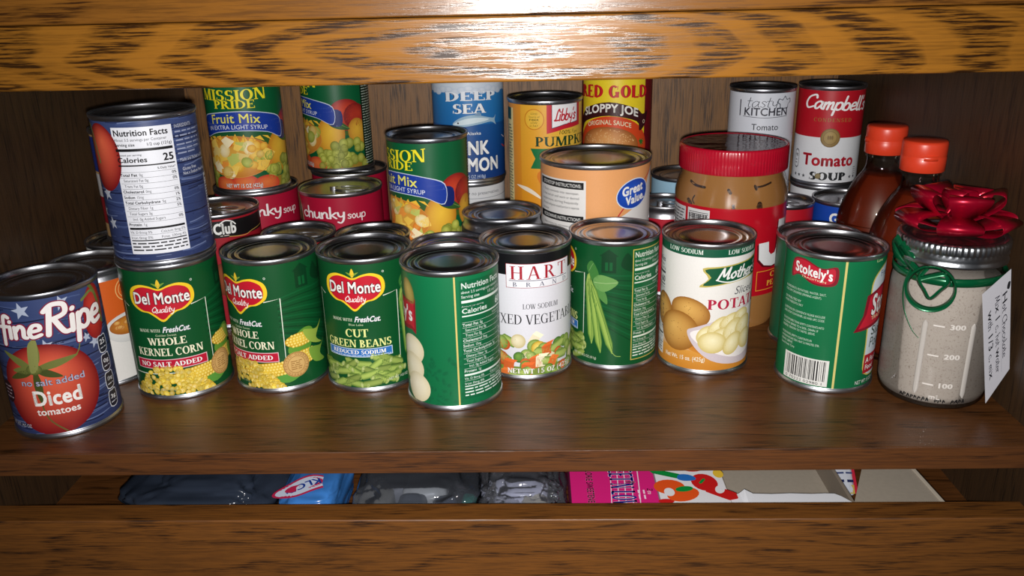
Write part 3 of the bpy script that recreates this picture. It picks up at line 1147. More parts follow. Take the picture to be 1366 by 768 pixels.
def art_diced():
    a = Art(11)
    planks(a, -75, 75)
    for u, v, r in ((-17, 101, 6.5), (9, 103, 6), (-34, 95, 5), (28, 66, 5), (-6, 73, 5.5), (22, 72, 4)):
        star(a, u, v, r, (176, 186, 208))
    a.ell(34, 88, 11, 21, (206, 62, 46), (140, 20, 26), -.15, 2, dx=-.2, dy=.2, n=30)
    a.line([(32, 110), (37, 103), (40, 92), (41, 78)], 3, (96, 110, 50), 2.6, True)
    a.line([(24, 100), (33, 104), (38, 101)], 2, (110, 122, 60), 2.7, True)
    tomato(a, -10, 39, 35, 36)
    calyx(a, -17, 56, .92, 3)
    a.line([(-2, 58), (12, 62), (17, 74), (16, 86)], .8, (112, 118, 58), 3.6, True)
    a.line([(-16, 50), (-17, 30), (-14, 16), (-4, 5)], 1.2, (104, 90, 46), 2.8, True)
    pk = (226, 196, 200)
    a.text('fine', -21.5, 80.5, 17, (244, 240, 238), w=30, f='h', b=.05, ly=5, sh=.1, ol=(.1, (132, 22, 52)))
    a.text('Ripe', 17, 80.5, 22, (244, 240, 238), w=44, f='h', b=.05, ly=5, sh=.12, slope=-.03, ol=(.07, (132, 22, 52)))
    a.text('no salt added', -7, 43.2, 4.8, (196, 200, 226), w=44, b=.01, ly=5, ol=(.06, (44, 28, 60)))
    a.text('Diced', -6, 27.5, 11.2, (246, 242, 238), w=33.5, b=.05, ly=5)
    a.text('tomatoes', -7, 19.6, 5.2, (246, 242, 238), w=29.5, b=.03, ly=5)
    # nutrition badges down the right side
    for k, (t, v) in enumerate((('25', 61), ('0g', 46), ('15mg', 31), ('3g', 16))):
        u = 36
        a.shape([(u - 4.6, v - 6), (u + 4.6, v - 6), (u + 4.8, v + 6), (u, v + 6.6), (u - 4.8, v + 6)], (216, 220, 232), 3, 3)
        a.shape([(u - 4.1, v - 5.4), (u + 4.1, v - 5.4), (u + 4.3, v + 5.4), (u, v + 6), (u - 4.3, v + 5.4)], (24, 26, 44), 3.4, 3)
        a.text(t, u, v, 3.8 if k == 0 else 3, (232, 234, 240), w=6.5, b=.03, ly=4)
        a.micro(u - 3.4, u + 3.4, v - 3.4, 1.3, (200, 204, 216), 4)
    a.ell(-46, 36, 7, 9, (60, 30, 40), (40, 18, 28), 0, 3)
    for k in range(4):
        a.micro(-51, -41, 40 - k * 3, 1.6, (180, 160, 170), 3.5)
    a.text('NET WT 14.5 OZ', -40, 9, 2.6, (206, 206, 216), w=22, ly=4)
    return a


def art_facts():
    a = Art(12)
    planks(a, -78, 78)
    tomato(a, -38, 82, 17, 25, 2)
    a.line([(-58, 106), (-50, 104), (-46, 92), (-43, 78)], 2.2, (120, 126, 70), 3, True)
    a.line([(-54, 106), (-51, 92), (-50, 84)], 1.8, (96, 106, 52), 3, True)
    for u, v, r in ((-41, 55, 6), (-41, 32, 5.5), (-52, 40, 5)):
        star(a, u, v, r, (186, 192, 206))
    nutri(a, -25, 18, 104.2, 9.5, (14, 14, 18), (226, 228, 236), cal='25', first='About 3.5 servings per Container')
    a.text('INGREDIENTS:', 20, 101, 2.4, (206, 210, 224), w=17, al='l', b=.02, ly=3)
    for k in range(6):
        a.micro(20, 46, 97.5 - k * 3.2, 1.8, (150, 158, 186), 3, .8 if k == 5 else 1)
    a.text('Made and Packed in USA', 21, 76, 2.3, (206, 210, 224), w=28, al='l', b=.02, ly=3)
    a.text('Gluten Free', 22, 69, 2.3, (206, 210, 224), w=14, al='l', b=.03, ly=3)
    a.text('Not a Sodium Free Food', 22, 65.6, 2.3, (206, 210, 224), w=28, al='l', b=.03, ly=3)
    a.rect(47, 12, 60, 62, (216, 220, 226), 2)
    for k in range(22):
        a.rect(48, 14 + k * 2.1, 59, 14 + k * 2.1 + a.r.uniform(.5, 1.4), (26, 26, 36), 2.4)
    return a


def art_sliced_back():
    """teal green label seen from its nutrition side, sliced potatoes at the left edge"""
    a = Art(13)
    r = a.r
    for i in range(120):
        u, v = r.uniform(-28, 52), r.uniform(4, 44) ** 1.0
        a.ell(u, v, r.uniform(2, 4), r.uniform(1, 2.2), (9, 90, 54), (12, 104, 63), r.uniform(0, 3), .4 + i * .003, n=8)
    a.rect(2.0, 3, 3.3, 110, (206, 186, 110), 1.2)
    nutri(a, 6, 50, 105, 9, (220, 232, 224), (9, 94, 56), cal='60')
    a.poly([(-60, 88), (-33, 86), (-30, 89), (-31, 60), (-36, 63), (-60, 60)], (140, 20, 40), 2)
    a.poly([(-60, 86), (-34, 84), (-32, 85), (-32.6, 64), (-37, 66), (-60, 63)], (184, 28, 50), 2.3)
    a.text("ely's", -34, 70, 11, WH, w=25, al='r', b=.05, ly=4)
    a.ell(-38, 92, 7, 12, (190, 170, 96), (120, 110, 50), .2, 2)
    for u, v, rx in ((-38, 46, 14), (-39, 31, 14), (-33, 16, 13)):
        a.ell(u, v, rx, 12.5, (240, 234, 210), (214, 204, 168), .3, 3 - v * .01, n=28)
    return a


def art_stokely():
    a = Art(14)
    a.shape([(-33, 104), (-22, 106.5), (-8, 101.5), (3, 103.5), (4, 92), (-1, 88), (-14, 88), (-26, 93), (-34, 90)], (128, 16, 34), 2, 4)
    a.shape([(-32, 103), (-22, 105.3), (-8, 100.4), (1, 102), (1.5, 92.8), (-3, 89.4), (-14, 89.4), (-26, 94), (-32.4, 91.4)], (186, 26, 48), 2.3, 4)
    a.text("Stokely's", -15, 94, 7.5, WH, w=31, f='s', b=.05, slope=-.1, ly=4)
    a.text('TRADITION', -14, 91, 1.5, (236, 220, 180), w=20, slope=-.1, ly=4)
    a.rect(8.2, 3, 9.9, 110, (208, 196, 120), 1.4)
    v = 80
    c = (196, 214, 198)
    L = [('INGREDIENTS: POTATOES, WATER, SALT,', 37), ('CALCIUM CHLORIDE (FIRMING AGENT).', 34), ('', 0), ('DISTRIBUTED BY', 18), ('OR CALL 1-800-DEL-MONTE', 22), ('', 0), ('QUESTIONS OR COMMENTS? PLEASE INCLUDE', 38),
         ('LABEL FROM CONTAINER, LID AND UPC CODE.', 38), ('', 0), ('STOVETOP DIRECTIONS: EMPTY CONTENTS INTO', 38), ('SAUCEPAN. BRING TO A BOIL. DRAIN, IF', 34), ('DESIRED. SEASON TO TASTE. SERVE.', 32), ('', 0),
         ('MICROWAVE: EMPTY CONTENTS IN', 30), ('A MICROWAVE-SAFE DISH. HEAT 2-3 MINUTES. STIR.', 36), ('DRAIN. SERVE.', 14), ('Good Foods Corp', 16)]
    L[4] = ('PHONE WEEKDAYS ONLY', 20)
    for t, w in L:
        if t:
            a.text(t, -40, v, 1.75, c, w=w, al='l', ly=3)
        v -= 3.0
    a.rect(-33, 5.2, 4.6, 27.4, (222, 222, 218), 2)
    u = -30.5
    while u < 2:
        w = a.r.choice((.4, .5, .8, 1.1))
        a.rect(u, 9.2, u + w, 26.2, BK, 2.5)
        u += w + a.r.choice((.5, .6, 1.0))
    a.text('0 70222 02980 1', -14.5, 6.0, 2.2, BK, w=32, ly=3)
    # front panel wrapping away to the right
    ox = 60
    cpts = [(35, 14), (33, 40), (32, 80), (33.5, 92), (40, 99), (52, 104), (64, 105.5), (84, 104), (86, 12), (60, 11)]
    a.shape(cpts, (208, 190, 90), 1.5, 4)
    a.shape([(p[0] * .96 + 2.6, p[1] * .98 + 1.1) for p in cpts], (206, 218, 226), 1.8, 4)
    a.text('Fresh', 42, 93, 5, (40, 70, 120), w=17, al='l', ly=3)
    a.poly([(20, 51), (27, 64), (29, 80), (45, 86), (84, 92), (84, 62), (52, 56), (30, 52)], (128, 14, 34), 2.4)
    a.poly([(24, 53.5), (30, 65), (32, 79), (46, 84), (84, 90), (84, 65), (52, 59), (34, 55)], (190, 26, 48), 2.7)
    a.text("Stokely's", 35, 66, 16, WH, w=52, al='l', b=.05, slope=.1, ly=4.4, ol=(.06, (70, 10, 20)))
    a.text('TRADITION', 36, 60.2, 3.0, (240, 226, 180), w=26, al='l', slope=.08, ly=4)
    a.text('Sliced', 38, 46, 7.5, (50, 70, 60), w=22, al='l', f='h', ly=4)
    a.text('Potatoes', 37, 36, 8, (50, 70, 60), w=36, al='l', f='s', sh=.15, ly=4)
    a.rect(34, 14, 86, 30, (176, 26, 44), 2.3)
    a.text('A Fat Free', 36, 23, 4, WH, w=26, al='l', b=.04, ly=3)
    a.text('Food', 36, 17, 4, WH, w=12, al='l', b=.04, ly=3)
    a.text('NET WT 15 OZ (425g)', 27, 6, 3, WH, w=30, al='l', b=.02, ly=3)
    a.text('Low', 38, 106, 2.4, (206, 220, 160), w=8, ly=3)
    return a


def art_hart():
    a = Art(15)
    r = a.r
    a.rect(-80, 91, 80, 112, (14, 14, 18), .8)
    a.rect(-16.6, 80.4, 42, 100.6, (150, 30, 44), 1.4)
    a.rect(-16.2, 80.8, 41.6, 100.2, (232, 232, 238), 1.7)
    a.text('HART', 12.3, 87.6, 11, (164, 32, 46), w=51, f='r', b=-.02, sp=.18, ly=3)
    a.rect(-14, 86.3, 39, 86.8, (60, 60, 90), 2.4)
    a.text('BRAND', 13.5, 81.6, 3.6, (60, 62, 92), w=49, f='r', b=-.03, sp=1.3, ly=3)
    a.text('LOW SODIUM', 12.2, 62.6, 4.3, (36, 36, 44), w=31, f='r', b=-.03, ly=3)
    a.text('MIXED VEGETABLES', 12.5, 49.3, 8.4, (24, 24, 30), w=93, f='r', b=-.03, ly=3)
    pal = [((160, 186, 84), (70, 110, 40)), ((236, 214, 110), (190, 150, 40)), ((120, 160, 70), (50, 96, 34)), ((226, 130, 70), (176, 70, 24)), ((234, 226, 196), (196, 180, 130)), ((176, 196, 110), (100, 130, 50))]
    a.rect(-80, 3, 80, 12, (120, 140, 60), 1.5)
    for i in range(90):
        v = 36 - 34 * (i / 90) + r.uniform(-2, 2)
        u = r.uniform(-62, 76)
        if v > 28 and abs(((u + 12) % 60) - 30) < 8:
            v -= 8
        k = r.random()
        ci, co = pal[int(r.random() * len(pal))]
        if k < .5:
            q = r.uniform(4.2, 6.4)
            a.ell(u, v, q, q, ci, co, 0, 2 + i * .03, n=18, dx=-.2)
        elif k < .75:
            an = r.uniform(-.8, .8)
            a.caps(u - 8 * math.cos(an), v - 8 * math.sin(an), u + 8 * math.cos(an), v + 8 * math.sin(an), 8, (170, 190, 100), (84, 120, 44), 2 + i * .03)
        else:
            s = r.uniform(5, 7)
            an = r.uniform(0, 1.2)
            P = [(u + s * math.cos(an + j * PI / 2), v + s * math.sin(an + j * PI / 2)) for j in range(4)]
            top = [P[0], P[1], (P[1][0] + 3, P[1][1] + 2.4), (P[0][0] + 3, P[0][1] + 2.4)]
            c0 = r.choice(((214, 112, 50), (206, 98, 44), (232, 222, 190)))
            a.poly(P, c0, 2 + i * .03)
            a.poly(top, tuple(min(255, int(x * 1.12)) for x in c0), 2 + i * .03 + .015)
    a.text('NET WT 15 OZ (425g)', 14, 5.8, 4.2, (240, 240, 232), w=62, f='r', b=.05, ly=6, ol=(.06, (70, 80, 50)))
    return a


def potato_shape(a, u, v, ru, rv, rot, ly):
    a.ell(u, v, ru, rv, (224, 176, 96), (150, 96, 34), rot, ly, dx=-.15, dy=.3, n=28)
    for i in range(12):
        t, q = a.r.uniform(0, 6.28), a.r.uniform(.1, .8)
        a.ell(u + ru * q * math.cos(t), v + rv * q * math.sin(t), .5, .35, (150, 104, 50), (170, 120, 60), 0, ly + .1, n=6)


def art_mother():
    a = Art(16)
    a.rect(-80, 101.6, 80, 112, (14, 84, 58), 1)
    for u, w in ((-34, 31), (16.5, 31), (66, 31)):
        a.text('LOW SODIUM', u, 103.8, 3.6, (222, 232, 222), w=w, al='l', f='r', b=.0, ly=3)
    # lower orange table
    a.rect(-80, 3, 80, 20, (198, 128, 40), .8, (214, 150, 62))
    a.rect(-80, 20, 80, 30, (214, 150, 62), .8, (232, 226, 214))
    # banner
    a.shape([(-3, 92.5), (14, 94.5), (40, 97), (64, 98), (66, 82), (40, 81.5), (18, 79.5), (-5, 76.5), (2, 84)], (190, 176, 90), 2, 3)
    a.shape([(-1, 91.4), (14, 93.4), (40, 96), (64, 97), (65, 83), (40, 82.5), (18, 80.5), (-2, 78), (4, 85)], (16, 84, 54), 2.4, 3)
    a.text("Mother's", 9, 84, 9.5, WH, w=42, al='l', f='h', b=.03, sh=.35, slope=.02, ly=4)
    a.line([(8, 83), (20, 80.8), (44, 84)], .9, WH, 4, True)
    a.text('Sliced', 24, 69.5, 6.5, (90, 90, 96), w=23, al='l', sh=.28, ly=4)
    a.text('POTATOES', 2.2, 58, 8.4, (176, 28, 62), w=72, al='l', f='r', b=.03, slope=.0, ly=4)
    potato_shape(a, -40, 50, 12, 15, .2, 2.0)
    potato_shape(a, -12, 54, 17.5, 12.5, -.25, 2.3)
    potato_shape(a, -22, 36, 19, 17.5, .2, 2.6)
    a.ell(6, 22, 24, 5, (190, 116, 36), (206, 136, 48), -.2, 2.2)
    bowl = [(-13, 37), (-6, 42), (20, 52), (48, 60), (70, 60), (72, 20), (50, 9), (28, 8.4), (8, 13), (-6, 24)]
    a.shape(bowl, (206, 194, 200), 3, 4)
    a.shape([(-10, 36.8), (6, 43), (28, 52), (56, 58), (68, 50), (60, 24), (36, 14), (12, 19), (-4, 28)], (240, 234, 232), 3.3, 4)
    for i, (u, v, rx, ry, an) in enumerate(((2, 36, 9, 6, .9), (12, 43, 11, 6, .8), (22, 47, 10, 6, .5), (34, 50, 9, 6, .2), (16, 34, 11, 8, .3), (26, 38, 12, 9, 1), (38, 40, 11, 9, .6), (8, 29, 12, 9.5, -.1), (26, 27, 11, 8, .9), (42, 28, 10, 9, 0))):
        a.ell(u, v, rx, ry, (244, 236, 196), (206, 186, 112), an, 3.7 + i * .07, n=24)
    a.text('Net Wt. 15 oz. (425g)', -34, 11.5, 3.6, (246, 240, 220), w=37, al='l', b=.03, slope=.04, ly=4)
    nutri(a, -64, -39, 96, 9, (60, 60, 66), (222, 222, 222))
    return a


def fruit(a):
    """mixed fruit picture round the lower half of the label, original label centre at u = -9"""
    r = a.r
    a.rect(-75, 3, 74, 14, (150, 120, 40), 1)
    # right group: peach, yellow pear, green grapes
    a.ell(54, 62, 20, 17, (206, 70, 40), (140, 26, 26), -.2, 2.0, dx=-.3, n=32)
    a.ell(64, 60, 14, 14, (190, 60, 40), (120, 24, 26), -.2, 2.1, dx=.3, n=32)
    a.ell(34, 40, 16, 22, (236, 190, 60), (188, 120, 30), -.2, 2.2, n=32)
    a.ell(66, 42, 12, 16, (230, 180, 60), (180, 120, 40), .2, 2.25, n=32)
    a.shape([(30, 60), (42, 58), (56, 47), (44, 47), (34, 52)], (44, 88, 36), 2.6)
    a.line([(31, 59), (42, 54), (55, 47.5)], .5, (120, 150, 80), 2.9)
    # left
    a.ell(-64, 50, 18, 16, (212, 90, 50), (150, 40, 30), .2, 2.0, n=30)
    for i in range(46):
        u, v = r.uniform(18, 74), r.uniform(5, 32)
        if u < 34 and v > 24:
            continue
        q = r.uniform(4.0, 5.4)
        k = r.uniform(.85, 1.05)
        a.ell(u, v, q, q * 1.08, (int(196 * k), int(200 * k), int(96 * k)), (int(128 * k), int(136 * k), int(40 * k)), 0, 2.7 + i * .012, n=16)
    for i in range(26):
        u, v = r.uniform(-72, -42), r.uniform(5, 30)
        q = r.uniform(4.0, 5.4)
        a.ell(u, v, q, q * 1.08, (190, 194, 92), (122, 130, 40), 0, 2.7 + i * .012, n=16)
    for u, v in ((-30, 8), (-8, 10), (14, 8)):
        a.ell(u, v, 14, 9, (222, 120, 60), (200, 60, 40), 0, 3.0, n=24)
    # bowl of cut fruit
    a.ell(-16, 37, 40, 21, (222, 170, 70), (196, 120, 40), 0, 3.2, dy=0, n=40)
    pal = [((244, 206, 96), (222, 160, 40)), ((246, 232, 190), (226, 200, 130)), ((236, 150, 60), (210, 110, 30)), ((240, 196, 80), (214, 150, 40)), ((190, 196, 100), (140, 150, 50)), ((228, 200, 120), (200, 160, 70))]
    for i in range(44):
        t, q = r.uniform(0, 6.28), math.sqrt(r.random())
        u, v = -16 + 36 * q * math.cos(t), 37 + 18 * q * math.sin(t)
        ci, co = pal[int(r.random() * 6)]
        s = r.uniform(5, 9)
        if r.random() < .45:
            a.ell(u, v, s * .8, s * .7, ci, co, r.uniform(0, 3), 3.5 + i * .012, n=14)
        else:
            an = r.uniform(0, 3)
            a.poly([(u + s * math.cos(an + k), v + s * .8 * math.sin(an + k)) for k in (0, 1.5, 2.6, 4.4)], ci, 3.5 + i * .012)
    for i in range(9):
        a.poly([(-50 + i * 8, 52 + 5 * math.sin(i)), (-44 + i * 8, 60 - abs(i - 4)), (-40 + i * 8, 51)], (238, 190, 60), 3.3)
    a.ring(-16, 37, 40, 21, .7, (206, 140, 60), 4.2, 40)


def art_pride(d, sd):
    a = Art(sd); a.off = d
    a.rect(-80, 40, 80, 62, (70, 96, 30), .8, (6, 84, 46))
    fruit(a)
    Y = (240, 226, 40)
    a.text('MISSION', -12, 92.2, 9.6, Y, w=71, f='r', b=.02, ly=4.6, arc=-.0, taper=.28, ol=(.05, (22, 50, 20)))
    a.text('PRIDE', -10, 84.2, 7.8, Y, w=42, f='r', b=.02, ly=4.6, ol=(.05, (22, 50, 20)))
    B1, B2 = (24, 58, 156), (14, 34, 104)
    a.shape([(-57, 72), (-56, 56), (-50, 52), (-48, 66)], B2, 4.3, 3)
    a.shape([(37, 68), (48, 66), (48, 52), (40, 50), (34, 54)], B2, 4.3, 3)
    bn = [(-52, 74), (-30, 79.5), (-4, 81), (20, 78), (39, 70.5), (38, 53), (20, 60), (-4, 63), (-30, 61.5), (-52, 56)]
    a.shape([(p[0] * 1.015, p[1] + (.7 if i < 5 else -.7)) for i, p in enumerate(bn)], (206, 214, 232), 4.5, 4)
    a.shape(bn, B1, 4.7, 4)
    a.text('Fruit Mix', -12, 70.6, 8.6, (244, 236, 110), w=52, b=.02, arc=1.6, ly=5.6, ol=(.05, (10, 24, 70)))
    a.text('IN EXTRA LIGHT SYRUP', -11, 64.4, 4.1, (226, 230, 240), w=64, arc=2.2, ly=5.6)
    a.text('NET WT 15 OZ (425g)', -10, 6, 3.8, WH, w=38, b=.03, ly=6, ol=(.05, (90, 50, 30)))
    a.rect(73, 2, 104, 108, (10, 36, 22), 2.4)
    for k in range(36):
        a.micro(75, 102, 104 - k * 2.8, 1.7, (176, 190, 176), 3.2)
    return a


def art_chunky(sd, d=0):
    a = Art(sd); a.off = d
    a.text('chunky', -23, 89.5, 11.5, (240, 232, 232), w=50, f='h', b=.015, ly=3)
    a.text('soup', 14, 88.6, 8.4, (240, 226, 226), w=19.5, f='h', b=.0, ly=3)
    a.ell(-62, 78, 12, 30, (20, 90, 50), (10, 60, 34), 0, 2)
    a.ring(-62, 78, 12, 30, 1.2, (216, 206, 160), 2.5)
    a.ell(-5, 40, 40, 24, (190, 110, 50), (120, 50, 20), 0, 2, n=30)
    for i in range(20):
        a.ell(a.r.uniform(-35, 25), a.r.uniform(24, 54), 5, 4, (214, 150, 80), (150, 80, 30), 0, 2.5 + i * .02, n=10)
    return a


def art_club():
    a = Art(21)
    a.rect(-80, 90.5, 80, 106.5, (16, 14, 16), 1.2)
    a.line([(8, 91), (24, 89.6), (34, 92), (60, 94)], .6, (196, 160, 80), 2.4, True)
    a.line([(-60, 91), (-20, 90)], .6, (196, 160, 80), 2.4)
    a.text('Club', 5, 94.2, 9.6, WH, w=21, b=.07, ly=3.6)
    a.line([(1, 104), (6, 106.5), (12, 105), (15, 102)], 1.1, WH, 3.4, True)
    a.micro(0, 8, 92, 1.2, (210, 200, 190), 3)
    a.ell(10, 50, 30, 18, (150, 80, 40), (100, 40, 20), 0, 2)
    return a


def art_salmon():
    a = Art(22)
    r = a.r
    a.rect(-80, 94, 80, 112, (200, 210, 222), 1)
    for i in range(22):
        u = -76 + i * 7
        a.ell(u, 94.5 + 1.5 * math.sin(i * 1.9), 5, 3.4, (206, 214, 226), (184, 198, 216), 0, 1.3 + i * .01)
    a.rect(-80, 60, 80, 92, (30, 104, 170), .5, (44, 120, 182))
    N = (22, 44, 92)
    a.text('DEEP', 3.5, 84.5, 9, (222, 228, 236), w=56, f='r', b=.06, arc=1.2, ly=4, ol=(.05, N))
    a.text('SEA', 1, 71.6, 9.4, (232, 236, 240), w=35, f='r', b=.04, ly=4, ol=(.06, N))
    a.shape([(-17, 61), (-8, 67.5), (6, 70), (20, 67), (28, 65.5), (31, 68.5), (29.5, 63), (31, 58.5), (24, 62), (8, 60), (-10, 58)], (150, 180, 200), 2.4, 4)
    a.shape([(-16, 61), (-4, 66), (10, 67), (22, 64.6), (8, 62), (-8, 60)], (206, 222, 230), 2.8, 4)
    a.ell(-11, 62, .9, .9, (20, 30, 40), None, 0, 3.4)
    a.shape([(6, 69.6), (11, 73), (13, 69)], (120, 150, 180), 2.5)
    a.text('Alaska', 5, 50, 3, (230, 236, 240), w=15, b=.02, ly=3)
    a.text('PINK', 3, 30, 13, (240, 242, 244), w=36, b=.06, ly=4, ol=(.04, N))
    a.text('SALMON', 2.5, 12.6, 13, (240, 242, 244), w=62, b=.06, ly=4, ol=(.04, N))
    a.text('NET WT 14.75 OZ (418g)', -4, 5.2, 3.4, (190, 206, 226), w=40, ly=4)
    a.line([(42, 46), (48, 43), (54, 45)], 1.0, (220, 210, 220), 3, True)
    a.line([(42, 36), (48, 33), (54, 35)], 1.4, (200, 60, 60), 3, True)
    return a


def art_plain_white(sd):
    a = Art(sd)
    a.text('• no preservatives', 16, 100, 3.6, (96, 100, 108), w=36, ly=3)
    a.line([(-40, 97.5), (12, 96), (60, 97)], .7, (150, 154, 162), 2.4, True)
    return a


def art_pumpkin():
    a = Art(24)
    O2 = (232, 176, 66)
    a.rect(-26, 3, 80, 110, (222, 146, 34), .6, (226, 168, 52))
    a.ell(40, 70, 44, 60, (226, 186, 70), (224, 160, 44), 0, .9, n=40)
    a.ring(-11, 94.5, 10.2, 10.2, .8, (196, 120, 24), 2.4)
    a.ell(-11, 94.5, 9.3, 9.3, (230, 184, 66), (228, 176, 56), 0, 2)
    for k, (t, w) in enumerate((('GOOD', 7), ('Source of', 11), ('FIBER', 10), ('LOW', 7), ('in FAT', 9))):
        a.text(t, -11, 99 - k * 2.9, 1.8, (96, 96, 30), w=w, b=.02 if k == 2 else 0, ly=3)
    a.poly([(1.5, 110), (42, 110), (42, 86.5), (20, 84.5), (1.5, 80.5)], (190, 32, 48), 2)
    a.poly([(6.5, 110), (37.6, 110), (37.6, 90.4), (20, 88.6), (6.5, 85.5)], (60, 70, 90), 2.2)
    a.poly([(7, 109), (37, 109), (37, 91), (20, 89.2), (7, 86.2)], (234, 232, 234), 2.4)
    a.text("Libby's", 21.5, 93, 11, (186, 28, 46), w=25, f='h', b=.035, sh=.2, slope=.02, ly=4)
    a.text('100% Pure', 25, 79.4, 3.8, (60, 80, 20), w=24, f='h', b=-.03, sh=.15, ly=3)
    a.text('PUMPKIN', -10, 68.2, 9.4, (16, 58, 30), w=70, al='l', f='r', b=.02, ly=4)
    a.poly([(-15, 66), (76, 66), (76, 46), (-15, 46), (-10, 56)], (16, 110, 60), 2)
    a.shape([(-33, 28), (-20, 27), (-10, 22), (-2, 14), (-14, 20), (-24, 24)], (238, 226, 206), 3, 4)
    a.shape([(-8, 36), (-4, 44), (6, 34), (20, 22), (6, 18)], (212, 120, 30), 2.6)
    a.text('NET WT 15 OZ (425g)', -29, 4.6, 2.6, (150, 70, 16), w=30, al='l', b=.03, ly=3)
    a.rect(-60, 3, -38, 104, (232, 214, 150), 1.4)
    a.rect(-56, 92, -42, 104, (20, 60, 30), 1.8)
    for k in range(26):
        a.micro(-50, -40, 86 - k * 3, 1.8, (70, 80, 60), 2)
    return a


def art_sloppy():
    a = Art(25)
    a.rect(-46, 3, 33, 110, (232, 206, 40), .8)
    a.rect(33, 3, 90, 110, (110, 16, 28), .8)
    a.rect(-90, 3, -46, 110, (110, 16, 28), .8)
    a.text('RED GOLD', -5, 81, 12.4, (196, 26, 34), w=82, f='r', b=.06, arc=1, ly=4, ol=(.06, (120, 10, 16)))
    a.ell(-6, 30, 42, 32, (214, 76, 30), (206, 66, 28), 0, 1.8, dy=0, n=48)
    dk = [(-50, 58), (-38, 70), (-8, 77), (22, 71), (36, 58), (38, 64), (28, 54), (24, 58), (-8, 64), (-40, 56), (-46, 50)]
    a.shape([(-48, 56), (-36, 69), (-8, 76.5), (20, 70), (30, 63), (38, 66), (34, 52), (26, 46), (22, 56), (-8, 62.5), (-38, 55), (-46, 46)], (56, 18, 22), 2.4, 4)
    a.text('SLOPPY JOE', -8, 66.4, 8, (240, 238, 232), w=64, b=.05, arc=6, ly=4)
    a.text('ORIGINAL SAUCE', -9, 53.6, 4.6, (240, 226, 190), w=50, b=.03, arc=4, ly=4)
    a.ell(-9, 30, 34, 21, (222, 160, 96), (150, 84, 36), 0, 3, dy=.4, n=40)
    for i in range(120):
        t, q = a.r.uniform(.2, 2.9), a.r.uniform(.1, .95)
        a.ell(-9 + 32 * q * math.cos(t), 31 + 18 * q * math.sin(t), .8, .45, (236, 196, 140), (214, 160, 100), a.r.uniform(0, 3), 3.4, n=6)
    a.rect(-42, 10, 24, 26, (130, 40, 20), 3.2)
    for i in range(9):
        t = i * .7
        a.shape([(27, 34), (29 + 4 * math.cos(t), 34 + 5 * math.sin(t)), (28, 36)], (40, 110, 40), 3.6)
    a.ring(32, 55, 1.6, 2, .5, (240, 220, 190), 3)
    return a


def art_gv():
    a = Art(26)
    # white lower sweep that rises to the right
    a.shape([(-160, 60), (-20, 62), (20, 70), (50, 86), (66, 108), (90, 112), (160, 110), (160, 2), (-160, 2)], (222, 220, 218), .8, 4)
    a.line([(0, 46), (14, 60), (22, 73), (28, 80)], 1.2, (190, 34, 50), 1.6, True)
    a.line([(52, 100), (58, 104), (66, 108)], 1.2, (190, 34, 50), 1.6, True)
    a.ell(38.5, 91, 19.5, 13.6, (206, 222, 240), (206, 222, 240), .18, 2, n=40)
    a.ell(38.5, 91, 18.6, 12.7, (30, 84, 190), (20, 64, 166), .18, 2.4, n=40)
    a.text('Great', 37.5, 91.5, 7.6, WH, w=25, b=.07, slope=.16, ly=4)
    a.text('Value.', 41, 83.2, 7.0, WH, w=24, b=.07, slope=.16, ly=4)
    a.rect(-66, 8, -8, 105, (224, 222, 220), 1.4)
    r = a.r
    for (t, v) in (('STOVETOP INSTRUCTIONS:', 98.6), ('MICROWAVE INSTRUCTIONS:', 68)):
        a.rect(-64, v - 1.6, -10, v + 4.8, BK, 2)
        a.text(t, -12, v, 3.0, WH, w=46, al='r', b=.03, ly=3)
    for k, t in enumerate(('1. Empty contents into saucepan.', '2. Heat and stir until warm or desired', 'temperature, stirring frequently.', '3. Promptly refrigerate unused portion in separate', 'container.')):
        a.text(t, -60, 92.2 - k * 4.4, 2.2, (50, 50, 54), w=46 if k != 4 else 12, al='l', ly=3)
    for k, t in enumerate(('1. Empty contents into microwave-safe bowl.', '2. Cover and heat on high until hot, stirring', 'halfway through.')):
        a.text(t, -60, 61.5 - k * 4.4, 2.2, (50, 50, 54), w=46, al='l', ly=3)
    return a


def art_kitchen():
    a = Art(27)
    a.text('tasty', 0, 83.5, 11, (50, 52, 60), w=31, f='h', b=-.055, sh=.25, ly=3)
    a.shape([(19, 82), (18, 86), (15, 88), (17, 92), (21, 91), (24, 94.5), (27, 91), (31, 92), (32, 88), (29, 86), (28, 82)], (110, 114, 124), 2, 4)
    a.shape([(20, 83), (19.2, 86.4), (16.6, 88.4), (18, 91), (21.4, 90), (24, 93), (26.6, 90), (30, 91), (30.8, 88.4), (28.2, 86), (27.2, 83)], (206, 210, 220), 2.3, 4)
    a.text('KITCHEN', 5.5, 75.4, 7.4, (60, 60, 70), w=46, b=.03, ly=3.4)
    a.line([(-22, 75), (-22, 90)], 1.3, (60, 60, 70), 3)
    a.line([(-18, 74.4), (4, 73.2), (28, 74.6)], .5, (60, 60, 70), 2.6, True)
    a.text('Tomato', 5, 61, 6, (50, 52, 60), w=27, b=.01, ly=3)
    a.ell(5, 28, 24, 14, (200, 60, 40), (150, 30, 26), 0, 2, n=30)
    return a


